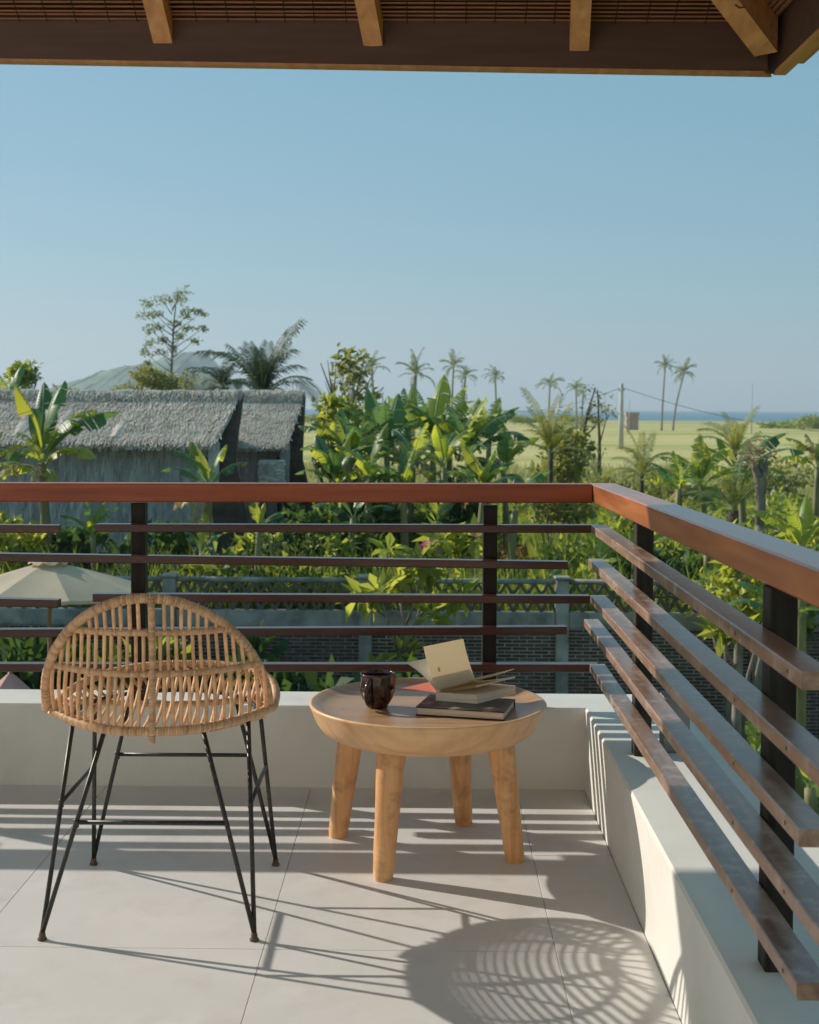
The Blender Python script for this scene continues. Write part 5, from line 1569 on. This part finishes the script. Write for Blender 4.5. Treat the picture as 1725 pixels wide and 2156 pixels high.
# --- banana plants on the right
banana('banana plant with a bright upright leaf beyond the side handrail', 1478, 1020, 23.0,
       [(95, 'up', 'y', 0.95), (60, 'up', 'g', 0.8), (200, 'up', 'g', 0.6), (20, 'arch', 'g', 1.0), (170, 'arch', 'd', 1.0), (150, 'arch', 'g', 0.9), (-20, 'low', 'g', 1.0), (190, 'low', 'd', 1.0), (-70, 'hang', 'g', 0.9), (-110, 'low', 'g', 0.8)], 0.95, 31, dry=1)
banana('banana plant with long arching leaves behind the dead trunk', 1560, 1010, 24.5,
       [(0, 'arch', 'd', 1.3), (10, 'low', 'd', 1.5), (165, 'arch', 'g', 1.2), (150, 'up', 'g', 0.9), (60, 'up', 'g', 0.8), (-40, 'low', 'g', 1.0), (200, 'low', 'g', 1.0)], 1.0, 32, dry=2)
banana('large banana plant spreading at the right picture edge', 1690, 1165, 15.5,
       [(170, 'arch', 'g', 1.0), (150, 'up', 'g', 0.8), (185, 'low', 'g', 1.1), (-10, 'arch', 'g', 1.0), (60, 'up', 'g', 0.8), (-60, 'low', 'd', 1.0), (-120, 'low', 'g', 0.9)], 0.85, 33, dry=1)
banana('banana plant with broad leaves seen between rail and first slat', 1490, 1165, 18.4,
       [(165, 'arch', 'g', 1.1), (10, 'arch', 'g', 1.0), (185, 'low', 'g', 1.1), (-15, 'low', 'd', 1.0), (-80, 'low', 'g', 0.9), (70, 'arch', 'g', 0.7)], 0.78, 34)
banana('banana plant with pale hanging leaves above the side handrail', 1430, 1030, 21.0,
       [(10, 'hang', 'g', 1.0), (-40, 'hang', 'd', 1.0), (170, 'arch', 'd', 0.9), (20, 'arch', 'g', 0.9), (110, 'up', 'g', 0.7), (200, 'low', 'g', 0.9), (-80, 'low', 'g', 0.9)], 0.85, 35)
banana('banana plant partly hidden behind the near side post', 1640, 1290, 14.5, [(160, 'arch', 'd', 0.9), (20, 'arch', 'g', 1.0), (185, 'low', 'd', 1.0), (-10, 'low', 'g', 0.9), (80, 'up', 'g', 0.7)], 0.7, 36)
banana('far banana plant at the right edge with reddish leaves', 1722, 985, 26.0, [(170, 'arch', 'y', 1.0), (150, 'up', 'x', 0.8), (190, 'low', 'g', 1.0), (60, 'up', 'g', 0.8), (0, 'arch', 'g', 1)], 0.9, 37)
banana('bright banana sucker below the side parapet', 1590, 1600, 12.0, [(100, 'up', 'g', 1.0), (60, 'up', 'y', 0.9), (150, 'arch', 'g', 0.8), (20, 'arch', 'g', 0.8)], 0.42, 38)
banana('small banana sucker right of the near side post', 1705, 1660, 12.5, [(120, 'up', 'g', 1.0), (40, 'arch', 'g', 0.9), (170, 'arch', 'd', 0.8), (10, 'arch', 'g', 0.8)], 0.45, 39)

# --- young palms at the edge of the field
yk = ('up', 'up', 'arch', 'up', 'low', 'arch', 'hang')
palm('young yellow palm with upright fronds beside the banana thicket', 1160, 955, 30.0, 1.35, tone='y', n=20, trunk_r=0.07, seed=1, kinds=yk, group='young palms')
palm('young palm with drooping fronds left of the bright banana leaf', 1352, 1000, 33.0, 1.25, tone='y', n=18, trunk_r=0.07, seed=2, kinds=('arch', 'low', 'arch', 'up', 'hang', 'low'), group='young palms')
palm('young palm with feathery upright fronds near the dead trunk', 1548, 955, 31.0, 1.15, tone='y', n=18, trunk_r=0.07, seed=3, kinds=('up', 'arch', 'up', 'arch', 'low', 'arch'), group='young palms')
palm('young palm with long pale fronds in front of the right bananas', 1545, 1075, 20.0, 1.1, tone='g', n=13, trunk_r=0.1, seed=4, kinds=('arch', 'low', 'arch', 'up', 'hang'), group='young palms')
# --- dark palm behind the huts
palm('dark palm with tall ragged fronds behind the thatched ridges', 552, 842, 34.0, 2.0, tone='d', n=22, trunk_r=0.2, seed=5, kinds=('up', 'up', 'arch', 'up', 'arch', 'low'), group='palms behind the huts')
palm('dark drooping palm beside the tall sparse tree', 468, 815, 33.0, 1.0, tone='d', n=24, trunk_r=0.2, seed=6, kinds=('arch', 'low', 'arch', 'low', 'hang'), group='palms behind the huts')

# --- coconut palms far out
far = [
    (745, 795, 150, 2.6, 0.3, 'far palm with a grey crown just over the leafy tree'),
    (783, 778, 190, 3.0, -0.4, 'slim far palm left of the thicket, standing above a thin trunk'),
    (875, 792, 120, 2.5, 0.2, 'bushy far palm right behind the thicket top'),
    (955, 774, 230, 3.2, 0.3, 'tall far palm above the thicket, tallest of the middle three'),
    (980, 794, 210, 2.5, 0.4, 'far palm with an ivy clad trunk right of the thicket'),
    (1043, 795, 250, 2.9, -0.3, 'far palm standing between the thicket and the wires'),
    (1158, 812, 260, 3.3, 0.2, 'far palm with a wide crown above the young yellow palm'),
    (1213, 820, 300, 3.2, -0.2, 'far palm in the pair nearest the bare trees, left one'),
    (1228, 832, 290, 2.4, 0.3, 'smaller far palm in the pair nearest the bare trees'),
    (1401, 773, 282, 3.0, 0.6, 'left one of the two tall palms standing alone on the field'),
    (1441, 786, 284, 3.6, 2.2, 'right one of the two tall palms on the field, its trunk leaning'),
]
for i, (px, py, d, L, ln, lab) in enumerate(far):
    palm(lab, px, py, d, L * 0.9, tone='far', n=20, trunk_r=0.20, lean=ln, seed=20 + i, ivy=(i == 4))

# --- tall sparse tree, leafy trees, shrubs
def sparse_tree():
    d = 60.0
    GZ = G(d)
    px = 362
    b = P(px, 830, y=d)
    t = thing('sparse_tree', 'tall sparse tree with tiered leaf pads above the thatched ridge', 'tree', (b.x, d, GZ))
    top = P(375, 612, y=d)
    H = top.z - GZ
    m = MB()
    m.tube([(0, 0, -0.1), (0.05, 0, H * 0.3), (-0.02, 0, H * 0.6), (0.1, 0, H * 0.85), (0.25, 0, H)], [0.10, 0.08, 0.06, 0.035, 0.015], 8)
    pads = [(385, 618, 0.42, 0.35), (345, 632, 0.55, 0.25), (315, 640, 0.38, 0.2), (370, 628, 0.5, 0.25), (305, 662, 0.40, 0.18), (330, 660, 0.35, 0.15), (405, 655, 0.50, 0.14), (422, 660, 0.25, 0.12), (385, 665, 0.35, 0.13),
            (312, 690, 0.36, 0.28), (335, 690, 0.25, 0.15), (365, 680, 0.3, 0.12), (395, 690, 0.35, 0.12), (425, 690, 0.22, 0.12), (345, 715, 0.3, 0.15), (318, 722, 0.28, 0.22), (300, 740, 0.22, 0.18), (380, 708, 0.3, 0.12), (405, 715, 0.28, 0.12), (335, 740, 0.28, 0.16), (365, 735, 0.25, 0.15), (310, 765, 0.2, 0.15)]
    bl = []
    r = random.Random(4)
    for (x, y, w, h) in pads:
        q = P(x, y, y=d)
        lx, lz = q.x - b.x, q.z - GZ
        ly = r.uniform(-0.6, 0.6)
        bl.append((lx, ly, lz, w, w * 0.8, h * 0.8, 60))
        bl.append((lx + r.uniform(-0.3, 0.3), ly + 0.2, lz - h * 0.6, w * 0.6, w * 0.6, h * 0.7, 18))
        z0 = max(0.25 * H, lz - 0.35 * abs(lx) - 0.5)
        m.tube([(0.02, 0, z0), (lx * 0.5, ly * 0.5, (z0 + lz) / 2 - 0.05), (lx, ly, lz - 0.05)], [0.028, 0.018, 0.008], 5)
    m.build('trunk', M['bark'], t, smooth=True)
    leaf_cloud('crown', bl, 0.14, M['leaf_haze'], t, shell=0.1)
sparse_tree()

def leafy_tree(label, px, py_top, d, w, h, mat, n, size, seed, group='leafy trees'):
    c = P(px, py_top, y=d)
    GZ = G(d)
    t = thing('leafy_tree', label, 'tree', (c.x, d, GZ), 0, group)
    H = c.z - GZ
    m = MB(); tips = []
    branches(m, (0, 0, 0), H * 0.86, 9, 0.35, 0.09, seed, 2, tips=tips)
    m.build('trunk', M['bark'], t, smooth=True)
    r = random.Random(seed)
    k = w / (H * 0.8)
    bl = [(q.x * k, q.y * k, q.z, w * r.uniform(0.14, 0.24), w * r.uniform(0.14, 0.24), h * r.uniform(0.09, 0.16), n / len(tips)) for q in tips]
    leaf_cloud('crown', bl, size, mat, t, shell=0.15)
leafy_tree('leafy tree with round leaves at the left of the banana thicket', 745, 790, 27.0, 1.3, 2.2, M['leaf_olive'], 560, 0.17, 3)
leafy_tree('lime green tree crowding the hut gable', 715, 880, 25.0, 1.2, 2.0, M['leaf_lime'], 1500, 0.15, 5)
leafy_tree('grey green tree behind the left end of the thatched ridge', 40, 790, 42.0, 1.8, 2.4, M['leaf_green'], 1300, 0.20, 6)
leafy_tree('small bushy tree at the field edge above the corner of the railing', 1190, 930, 36.0, 2.2, 2.4, M['leaf_olive'], 1000, 0.20, 7)

shr = [
    # label, px, py, d, w, h, mat, n, size
    ('olive bush under the tall sparse tree', 318, 768, 56, 2.6, 1.6, 'leaf_olive', 2200, 0.16),
    ('second olive bush right of the tall sparse tree', 412, 776, 57, 1.4, 1.3, 'leaf_olive', 800, 0.16),
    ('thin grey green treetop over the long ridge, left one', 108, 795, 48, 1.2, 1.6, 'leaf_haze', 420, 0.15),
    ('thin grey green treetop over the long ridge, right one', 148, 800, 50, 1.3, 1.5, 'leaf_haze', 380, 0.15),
    ('dark green shrub beside the gable under the handrail', 615, 1062, 19.6, 1.6, 1.6, 'leaf_dark', 1600, 0.15),
    ('lime shrub rising under the handrail left of the huts', 45, 1062, 19.0, 1.0, 1.0, 'leaf_lime', 800, 0.14),
    ('leafy shrub with long leaves behind the lattice, left', 640, 1122, 19.2, 1.5, 1.1, 'leaf_green', 1300, 0.16),
    ('bright shrub behind the lattice beside the pink flowers', 800, 1140, 20.5, 1.8, 1.1, 'leaf_lime', 1400, 0.16),
    ('green shrub right of the middle railing post', 1130, 1125, 22.0, 1.9, 1.4, 'leaf_green', 1600, 0.15),
    ('dark rounded shrub behind the railing corner', 1210, 1135, 23.0, 2.0, 1.5, 'leaf_dark', 1700, 0.15),
    ('rusty leaved shrub beside the middle post', 1095, 1128, 21.0, 0.8, 0.55, 'leaf_red', 420, 0.13),
    ('green undergrowth shrub left of the dead trunk', 1520, 1040, 26.0, 2.6, 1.6, 'leaf_green', 1700, 0.18),
    ('dark hedge like shrub right of the dead trunk', 1660, 1030, 28.0, 3.0, 1.7, 'leaf_green', 2000, 0.18),
    ('yellow green shrub beyond the side handrail', 1700, 1085, 22.0, 2.0, 1.4, 'leaf_lime', 1500, 0.17),
    ('yellow flowering shrub between the side slats', 1560, 1180, 17.0, 1.5, 0.9, 'leaf_lime', 1100, 0.15),
    ('green shrub in the gap under the side handrail corner', 1420, 1120, 20.5, 1.3, 1.0, 'leaf_green', 1000, 0.15),
    ('shrub with pale leaves at the side of the lattice', 1320, 1180, 19.5, 1.4, 0.8, 'leaf_lime', 900, 0.14),
    ('dense shrub behind the banana thicket foot', 960, 1030, 27.0, 2.8, 1.9, 'leaf_dark', 1800, 0.18),
    ('dense shrub behind the left foot of the thicket', 720, 1030, 26.0, 2.4, 1.9, 'leaf_green', 1800, 0.17),
    ('shrub at the field edge below the bare trees', 1250, 985, 40.0, 3.0, 1.6, 'leaf_olive', 1400, 0.2),
    ('shrub at the field edge under the power pole', 1330, 1000, 45.0, 3.4, 1.4, 'leaf_olive', 1300, 0.22),
    ('low shrub at the field edge beyond the side handrail', 1420, 985, 42.0, 3.0, 1.4, 'leaf_olive', 1300, 0.22),
    ('olive shrub clump at the right of the field edge', 1620, 965, 44.0, 3.4, 1.6, 'leaf_olive', 1400, 0.22),
]
shr += [
    ('broad leaved lime plant under the handrail beside the gable', 590, 1105, 20.0, 1.2, 1.0, 'leaf_lime', 600, 0.20),
    ('big leaved green plant under the handrail left of centre', 680, 1075, 21.0, 1.5, 1.2, 'leaf_dark', 700, 0.22),
    ('big leaved plant behind the pink flowers', 960, 1090, 22.5, 1.6, 1.2, 'leaf_green', 700, 0.20),
    ('yellowish plant right of the middle post behind the lattice', 1170, 1165, 20.0, 1.2, 0.8, 'leaf_green', 600, 0.20),
    ('dark plant with big leaves before the long hut wall', 130, 1110, 19.5, 1.2, 0.9, 'leaf_dark', 500, 0.24),
    ('mixed green bush before the long hut wall, near the post', 330, 1100, 19.8, 1.4, 1.0, 'leaf_dark', 650, 0.20),
    ('big leaved plant left of the frangipani top', 480, 1150, 19.0, 1.1, 0.8, 'leaf_green', 560, 0.18),
    ('broad leaved plant below the side handrail', 1380, 1140, 19.5, 1.3, 0.9, 'leaf_dark', 560, 0.22),
    ('broad leaved plant beside the grey frangipani trunk', 1620, 1190, 17.8, 1.3, 1.0, 'leaf_green', 560, 0.22),
    ('bushy plant closing the foot of the young yellow palm', 1165, 1000, 28.5, 1.6, 1.4, 'leaf_olive', 700, 0.18),
    ('bushy plant closing the foot of the drooping young palm', 1352, 1020, 31.0, 1.8, 1.4, 'leaf_green', 700, 0.20),
    ('bushy plant at the foot of the tallest banana', 905, 985, 23.8, 1.7, 1.6, 'leaf_green', 800, 0.20),
    ('bushy plant at the foot of the dark folded banana', 800, 1000, 22.8, 1.5, 1.5, 'leaf_dark', 700, 0.20),
    ('bushy plant between the thicket and the bright paddle leaves', 975, 1000, 22.0, 1.3, 1.4, 'leaf_dark', 600, 0.20),
]
for i, (lab, px, py, d, w, h, mt, n, sz) in enumerate(shr):
    shrub(lab, px, py, d, w, h, M[mt], n, sz, seed=40 + i)
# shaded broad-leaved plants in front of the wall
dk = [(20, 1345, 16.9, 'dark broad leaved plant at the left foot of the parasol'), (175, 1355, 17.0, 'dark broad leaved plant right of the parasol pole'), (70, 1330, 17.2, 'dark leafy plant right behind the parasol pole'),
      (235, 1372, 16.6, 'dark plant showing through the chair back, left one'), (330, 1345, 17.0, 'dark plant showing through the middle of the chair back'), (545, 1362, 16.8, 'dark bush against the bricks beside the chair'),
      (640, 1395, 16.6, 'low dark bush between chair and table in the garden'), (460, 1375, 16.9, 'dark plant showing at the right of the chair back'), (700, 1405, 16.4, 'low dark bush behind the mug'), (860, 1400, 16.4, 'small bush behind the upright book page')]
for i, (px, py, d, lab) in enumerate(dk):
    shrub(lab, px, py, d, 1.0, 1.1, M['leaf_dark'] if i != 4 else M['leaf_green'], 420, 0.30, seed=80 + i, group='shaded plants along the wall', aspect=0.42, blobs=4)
# low scrub near the shore
fb = [(1085, 868, 420, 9, 3.2, 'far bushes on the shore right of the thicket'), (1120, 874, 430, 8, 2.2, 'low far bush on the shore beside the yellow palm'), (1200, 873, 400, 10, 2.4, 'far bush on the shore under the paired palms'),
      (1250, 876, 410, 8, 2.0, 'far low bush on the shore behind the bare trees'), (1690, 882, 330, 12, 2.6, 'far green scrub at the right edge of the shore'), (1640, 885, 340, 9, 1.8, 'far low scrub left of the edge scrub on the shore'),
      (1715, 876, 320, 8, 3.2, 'far tallest scrub at the right picture edge'), (660, 874, 380, 10, 2.0, 'far scrub at the sea behind the hut gable')]
for i, (px, py, d, w, h, lab) in enumerate(fb):
    shrub(lab, px, py, d, w, h, M['leaf_green'], 700, 0.75, seed=100 + i, group='far shore scrub', base=GZ - 0.2)
mid = P(1697, 935, y=150)
shrub('small dark bush alone on the field at the right', 1697, 931, 150, 3.2, 1.2, M['leaf_green'], 260, 0.3, seed=120, group='far shore scrub')

# --- frangipani with pink flowers before the lattice
def frangipani(label, px, d, spec, H, seed, mat, flowers=()):
    GZ = G(d)
    r = random.Random(seed)
    b = P(px, 1400, y=d)
    t = thing('frangipani', label, 'frangipani', (b.x, d, GZ), 0, 'frangipani trees')
    m = MB(); tips = []
    for (pts) in spec:
        q = [Vector((P(v[0], v[1], y=d).x - b.x, v[2], P(v[0], v[1], y=d).z - GZ)) for v in pts]
        if pts[0][1] > 1500: q[0].z = -0.05
        k = len(q)
        r0 = pts[0][3] if len(pts[0]) > 3 else 0.03
        m.tube(q, [r0 * (1 - 0.55 * i / (k - 1)) for i in range(k)], 8)
        tips.append(q[-1])
    m.build('trunk', M['bark'], t, smooth=True)
    bl = []
    for q in tips: bl.append((q.x, q.y, q.z + 0.03, 0.10, 0.10, 0.07, 22))
    leaf_cloud('crown', bl, 0.30, mat, t, aspect=0.34, shell=0.0, up=0.8)
    for (x, y) in flowers:
        q = P(x, y, y=d - 0.30)
        f = MB()
        for k in range(22):
            a = r.uniform(0, 6.28); rad = r.uniform(0.01, 0.075); z = r.uniform(-0.04, 0.04)
            c = Vector((q.x - b.x + rad * math.cos(a), q.y - d + rad * math.sin(a), q.z - GZ + z))
            u = Vector((math.cos(a), math.sin(a), 0.6)).normalized() * 0.05; v = Vector((-math.sin(a), math.cos(a), 0.0)) * 0.026
            o = len(f.v); f.v += [tuple(c), tuple(c + u * 0.6 + v), tuple(c + u), tuple(c + u * 0.6 - v)]; f.face((o, o + 1, o + 2, o + 3))
        f.build('flower_head', M['flower'], t)
def F4(pts, r): return [(pts[0][0], pts[0][1], 0.0, r)] + [(x, y, dy) for (x, y, dy) in pts[1:]]
frangipani('leafy frangipani with pink flowers standing before the lattice', 845, 17.0, [
    F4([(835, 1640), (838, 1480, 0), (842, 1380, 0)], 0.045), F4([(842, 1385), (815, 1300, -0.1), (800, 1245, -0.2)], 0.022), F4([(842, 1385), (850, 1310, 0), (838, 1230, 0.05)], 0.024),
    F4([(842, 1390), (880, 1300, 0.1), (905, 1220, 0.1)], 0.022), F4([(850, 1330), (875, 1260, -0.15), (890, 1180, -0.2)], 0.018), F4([(880, 1300), (930, 1250, 0.05), (955, 1180, 0)], 0.018),
    F4([(815, 1300), (780, 1270, -0.2), (762, 1255, -0.3)], 0.014), F4([(905, 1235), (925, 1180, 0), (930, 1140, 0)], 0.014), F4([(838, 1240), (825, 1200, 0.1), (818, 1165, 0.1)], 0.014),
    F4([(955, 1190), (985, 1160, 0), (1000, 1140, 0)], 0.012), F4([(880, 1300), (870, 1330, -0.3), (915, 1285, -0.4)], 0.012), F4([(842, 1390), (895, 1330, -0.1), (968, 1260, -0.1)], 0.016)], 2, 1, M['leaf_lime'],
    [(893, 1148), (1004, 1123), (842, 1190)])
frangipani('grey trunked frangipani before the wall seen through the side slats', 1550, 16.6, [
    F4([(1545, 1700), (1552, 1500, 0), (1556, 1340, 0), (1566, 1240, 0), (1548, 1190, 0)], 0.075), F4([(1566, 1250), (1585, 1200, 0), (1590, 1160, 0)], 0.04), F4([(1548, 1195), (1535, 1160, -0.1), (1525, 1140, -0.1)], 0.03),
    F4([(1552, 1420), (1525, 1360, -0.1), (1512, 1330, -0.2)], 0.022), F4([(1525, 1365), (1545, 1335, -0.2), (1552, 1322, -0.2)], 0.014), F4([(1535, 1160), (1515, 1130, 0.1), (1500, 1125, 0.1)], 0.02)], 2, 2, M['leaf_lime'])

# --- dead trunk and bare trees
def dead_trunk():
    d = 19.5
    GZ = G(d)
    b = P(1600, 1105, y=d)
    t = thing('dead_trunk', 'split grey dead trunk standing among the right bananas', 'tree trunk', (b.x, d, GZ))
    m = MB()
    def path(pts, rad):
        q = [Vector((P(x, y, y=d).x - b.x, dy, P(x, y, y=d).z - GZ)) for (x, y, dy) in pts]
        q[0].z = min(q[0].z, q[0].z)
        m.tube(q, rad, 9)
    H = b.z - GZ
    m.tube([(0, 0, -0.1), (0.0, 0, H * 0.5), (0, 0, H)], [0.10, 0.085, 0.07], 10)
    path([(1600, 1110, 0), (1603, 1060, 0), (1600, 1015, 0), (1590, 985, 0), (1584, 965, 0)], [0.070, 0.070, 0.075, 0.045, 0.012])
    path([(1602, 1040, 0), (1610, 1000, 0), (1613, 975, 0), (1614, 957, 0)], [0.07, 0.05, 0.035, 0.008])
    path([(1602, 1030, 0.06), (1604, 990, 0.08), (1600, 968, 0.08)], [0.06, 0.04, 0.01])
    path([(1596, 1000, 0), (1586, 972, 0.1), (1572, 955, 0.1)], [0.035, 0.02, 0.008])
    m.build('trunk', M['bark'], t, smooth=True)
    q = P(1593, 962, y=d)
    leaf_cloud('dry_tuft', [(q.x - b.x, 0, q.z - GZ, 0.16, 0.12, 0.10, 60)], 0.20, M['dry_leaf'], t, aspect=0.15, shell=0.0)
dead_trunk()
def bare_tree(label, base, pts_list, d, seed):
    GZ = G(d)
    b = P(base[0], base[1], y=d)
    t = thing('bare_tree', label, 'tree', (b.x, d, GZ), 0, 'bare trees')
    r = random.Random(seed)
    m = MB(); tips = []
    for pts, r0 in pts_list:
        q = [Vector((P(x, y, y=d).x - b.x, r.uniform(-0.2, 0.2) if i else 0, P(x, y, y=d).z - GZ)) for i, (x, y) in enumerate(pts)]
        m.tube(q, [r0 * (1 - 0.75 * i / (len(q) - 1)) for i in range(len(q))], 6)
        for k in range(5):
            i = r.randint(1, len(q) - 1)
            p = q[i].lerp(q[i - 1], r.random())
            dv = Vector((r.uniform(-1, 1), r.uniform(-1, 1), r.uniform(0.3, 1.4))).normalized() * r.uniform(0.4, 0.9)
            m.tube([p, p + dv * 0.5 + Vector((0, 0, 0.05)), p + dv], [r0 * 0.3, r0 * 0.2, r0 * 0.06], 4)
            tips.append(p + dv)
    m.build('trunk', M['bark_dark'], t, smooth=True)
    leaf_cloud('crown', [(q.x, q.y, q.z, 0.28, 0.28, 0.16, 9) for q in tips], 0.14, M['leaf_olive'], t, shell=0.0)
bare_tree('bare thin tree leaning right before the power pole', (1222, 1000), [([(1222, 1010), (1225, 930), (1238, 870), (1255, 815)], 0.09), ([(1225, 930), (1245, 905), (1262, 890)], 0.04)], 46, 1)
bare_tree('straight bare thin tree just left of the power pole', (1262, 1000), [([(1262, 1010), (1264, 930), (1262, 880), (1257, 820)], 0.08), ([(1264, 930), (1275, 890), (1285, 866)], 0.03)], 48, 2)

# ================================================================== POLES, WIRES, FAR BUILDINGS
def power_pole(label, px, py_top, py_base_d, r, group):
    d = py_base_d
    q = P(px, py_top, y=d)
    t = thing('power_pole', label, 'pole', (q.x, d, GZ), 0, group)
    H = q.z - GZ
    m = MB(); m.tube([(0, 0, -0.1), (0, 0, H * 0.5), (0, 0, H)], [r * 1.2, r, r * 0.8], 10); m.build('shaft', M['pole_grey'], t, smooth=True)
    if r > 0.1:
        m = MB(); m.box((-0.35, -0.06, H - 0.75), (0.35, 0.06, H - 0.62)); m.build('cross_arm', M['bark_dark'], t)
        for x in (-0.3, 0.3):
            m = MB(); m.lathe([(0.001, H - 0.62), (0.06, H - 0.62), (0.07, H - 0.54), (0.04, H - 0.48), (0.001, H - 0.46)], 8, (x, 0)); m.build('insulator', M['house_white'], t)
    return t
power_pole('grey power pole standing on the field with wires', 1309, 808, 150.0, 0.26, 'power poles')
power_pole('thin distant pole on the field at the right', 1584, 806, 250.0, 0.09, 'power poles')
power_pole('short thin distant pole beside the brick shelter', 1325, 840, 260.0, 0.08, 'power poles')
def wire(label, a, b, sag):
    pa, pb = P(*a[:2], y=a[2]), P(*b[:2], y=b[2])
    m = MB()
    m.tube([pa.lerp(pb, s) - Vector((0, 0, sag * 4 * s * (1 - s))) for s in np.linspace(0, 1, 17)], 0.028, 4)
    tag(m.build('power_wire', M['iron']), label, 'wire', 'power wires')
wire('thin power wire sloping from the grey pole down to the right', (1311, 816, 150), (1780, 912, 150), 0.9)
wire('thin power wire running left from the grey pole over the bare trees', (1307, 816, 150), (1040, 862, 210), 1.2)
M['shelter'] = surf('faded_brick_shelter', [(0.3, (0.34, 0.23, 0.19)), (0.7, (0.46, 0.33, 0.28))], (0.6, 0.6, 0.6), rough=0.9)
def shelter():
    d = 300.0
    a, b = P(1318, 882, y=d), P(1343, 868, y=d)
    t = thing('beach_shelter', 'small brown brick shelter on the shore behind the power pole', 'hut', ((a.x + b.x) / 2, d, GZ))
    w = b.x - a.x
    H = b.z - GZ
    m = MB(); m.box((-w / 2, -1.2, -0.2), (w / 2, 1.2, H * 0.8)); m.build('wall', M['shelter'], t)
    m = MB(); m.box((-w / 2 - 0.2, -1.4, H * 0.8 + 0.01), (w / 2 + 0.2, 1.4, H)); m.build('roof', M['shelter'], t)
    d = 240.0
    a, b = P(962, 880, y=d), P(1015, 858, y=d)
    t = thing('far_house', 'distant low house with a reddish roof right of the thicket', 'house', ((a.x + b.x) / 2, d, GZ))
    w = b.x - a.x; H = b.z - GZ
    m = MB(); m.box((-w / 2, -2, -0.2), (w / 2, 2, H * 0.62)); m.build('wall', M['house_white'], t)
    m = MB(); e = 0.3
    m.add([(-w / 2 - e, -2.4, H * 0.6), (w / 2 + e, -2.4, H * 0.6), (w / 2 + e, 2.4, H * 0.6), (-w / 2 - e, 2.4, H * 0.6), (-w / 2 + 0.4, 0, H), (w / 2 - 0.4, 0, H)],
          [(0, 1, 5, 4), (2, 3, 4, 5), (1, 2, 5), (3, 0, 4), (0, 3, 2, 1)])
    m.build('roof', M['pink'], t)
shelter()

# ================================================================== AIR
HAZE = True
if HAZE:
    m, nt, out = new_mat('sea_haze')
    v = N(nt, 'ShaderNodeVolumePrincipled')
    v.inputs['Color'].default_value = (0.80, 0.90, 1.0, 1)
    v.inputs['Density'].default_value = 0.0003
    v.inputs['Anisotropy'].default_value = 0.2
    nt.links.new(v.outputs[0], out.inputs['Volume'])
    mb = MB(); mb.box((-7000, -400, GZ - 2.5), (7000, 6000, 160))
    tag(mb.build('haze', m), 'thin pale sea haze over the whole view', kind='stuff')

# ================================================================== SMOKE behind the huts
def build_smoke():
    d = 46.0
    c = P(437, 800, y=d)
    m, nt, out = new_mat('thin_blue_smoke')
    L = nt.links
    tc = N(nt, 'ShaderNodeTexCoord')
    nz = N(nt, 'ShaderNodeTexNoise'); nz.inputs['Scale'].default_value = 1.6; nz.inputs['Detail'].default_value = 3
    L.new(tc.outputs['Object'], nz.inputs[0])
    ln = N(nt, 'ShaderNodeVectorMath', operation='LENGTH')
    mp = N(nt, 'ShaderNodeMapping'); mp.inputs['Scale'].default_value = (1 / 0.75, 1 / 0.75, 1 / 1.1)
    L.new(tc.outputs['Object'], mp.inputs[0]); L.new(mp.outputs[0], ln.inputs[0])
    mr = N(nt, 'ShaderNodeMapRange'); mr.inputs[1].default_value = 1.0; mr.inputs[2].default_value = 0.1; mr.inputs[3].default_value = 0; mr.inputs[4].default_value = 1.1
    L.new(ln.outputs['Value'], mr.inputs[0])
    r2 = N(nt, 'ShaderNodeMapRange'); r2.inputs[1].default_value = 0.38; r2.inputs[2].default_value = 0.65
    L.new(nz.outputs[0], r2.inputs[0])
    mu = N(nt, 'ShaderNodeMath', operation='MULTIPLY'); L.new(mr.outputs[0], mu.inputs[0]); L.new(r2.outputs[0], mu.inputs[1])
    v = N(nt, 'ShaderNodeVolumePrincipled'); v.inputs['Color'].default_value = (0.75, 0.90, 0.98, 1)
    L.new(mu.outputs[0], v.inputs['Density'])
    L.new(v.outputs[0], out.inputs['Volume'])
    mb = MB()
    prof = [(0.76 * math.sin(a), -1.12 * math.cos(a)) for a in np.linspace(0.02, math.pi - 0.02, 13)]
    mb.lathe(prof, 20)
    mb.face(list(range(20))[::-1]); mb.face([12 * 20 + j for j in range(20)])
    o = mb.build('smoke', m, smooth=True)
    o.location = (c.x, d, c.z)
    tag(o, 'thin drift of bluish smoke behind the thatched ridge', kind='stuff')
build_smoke()
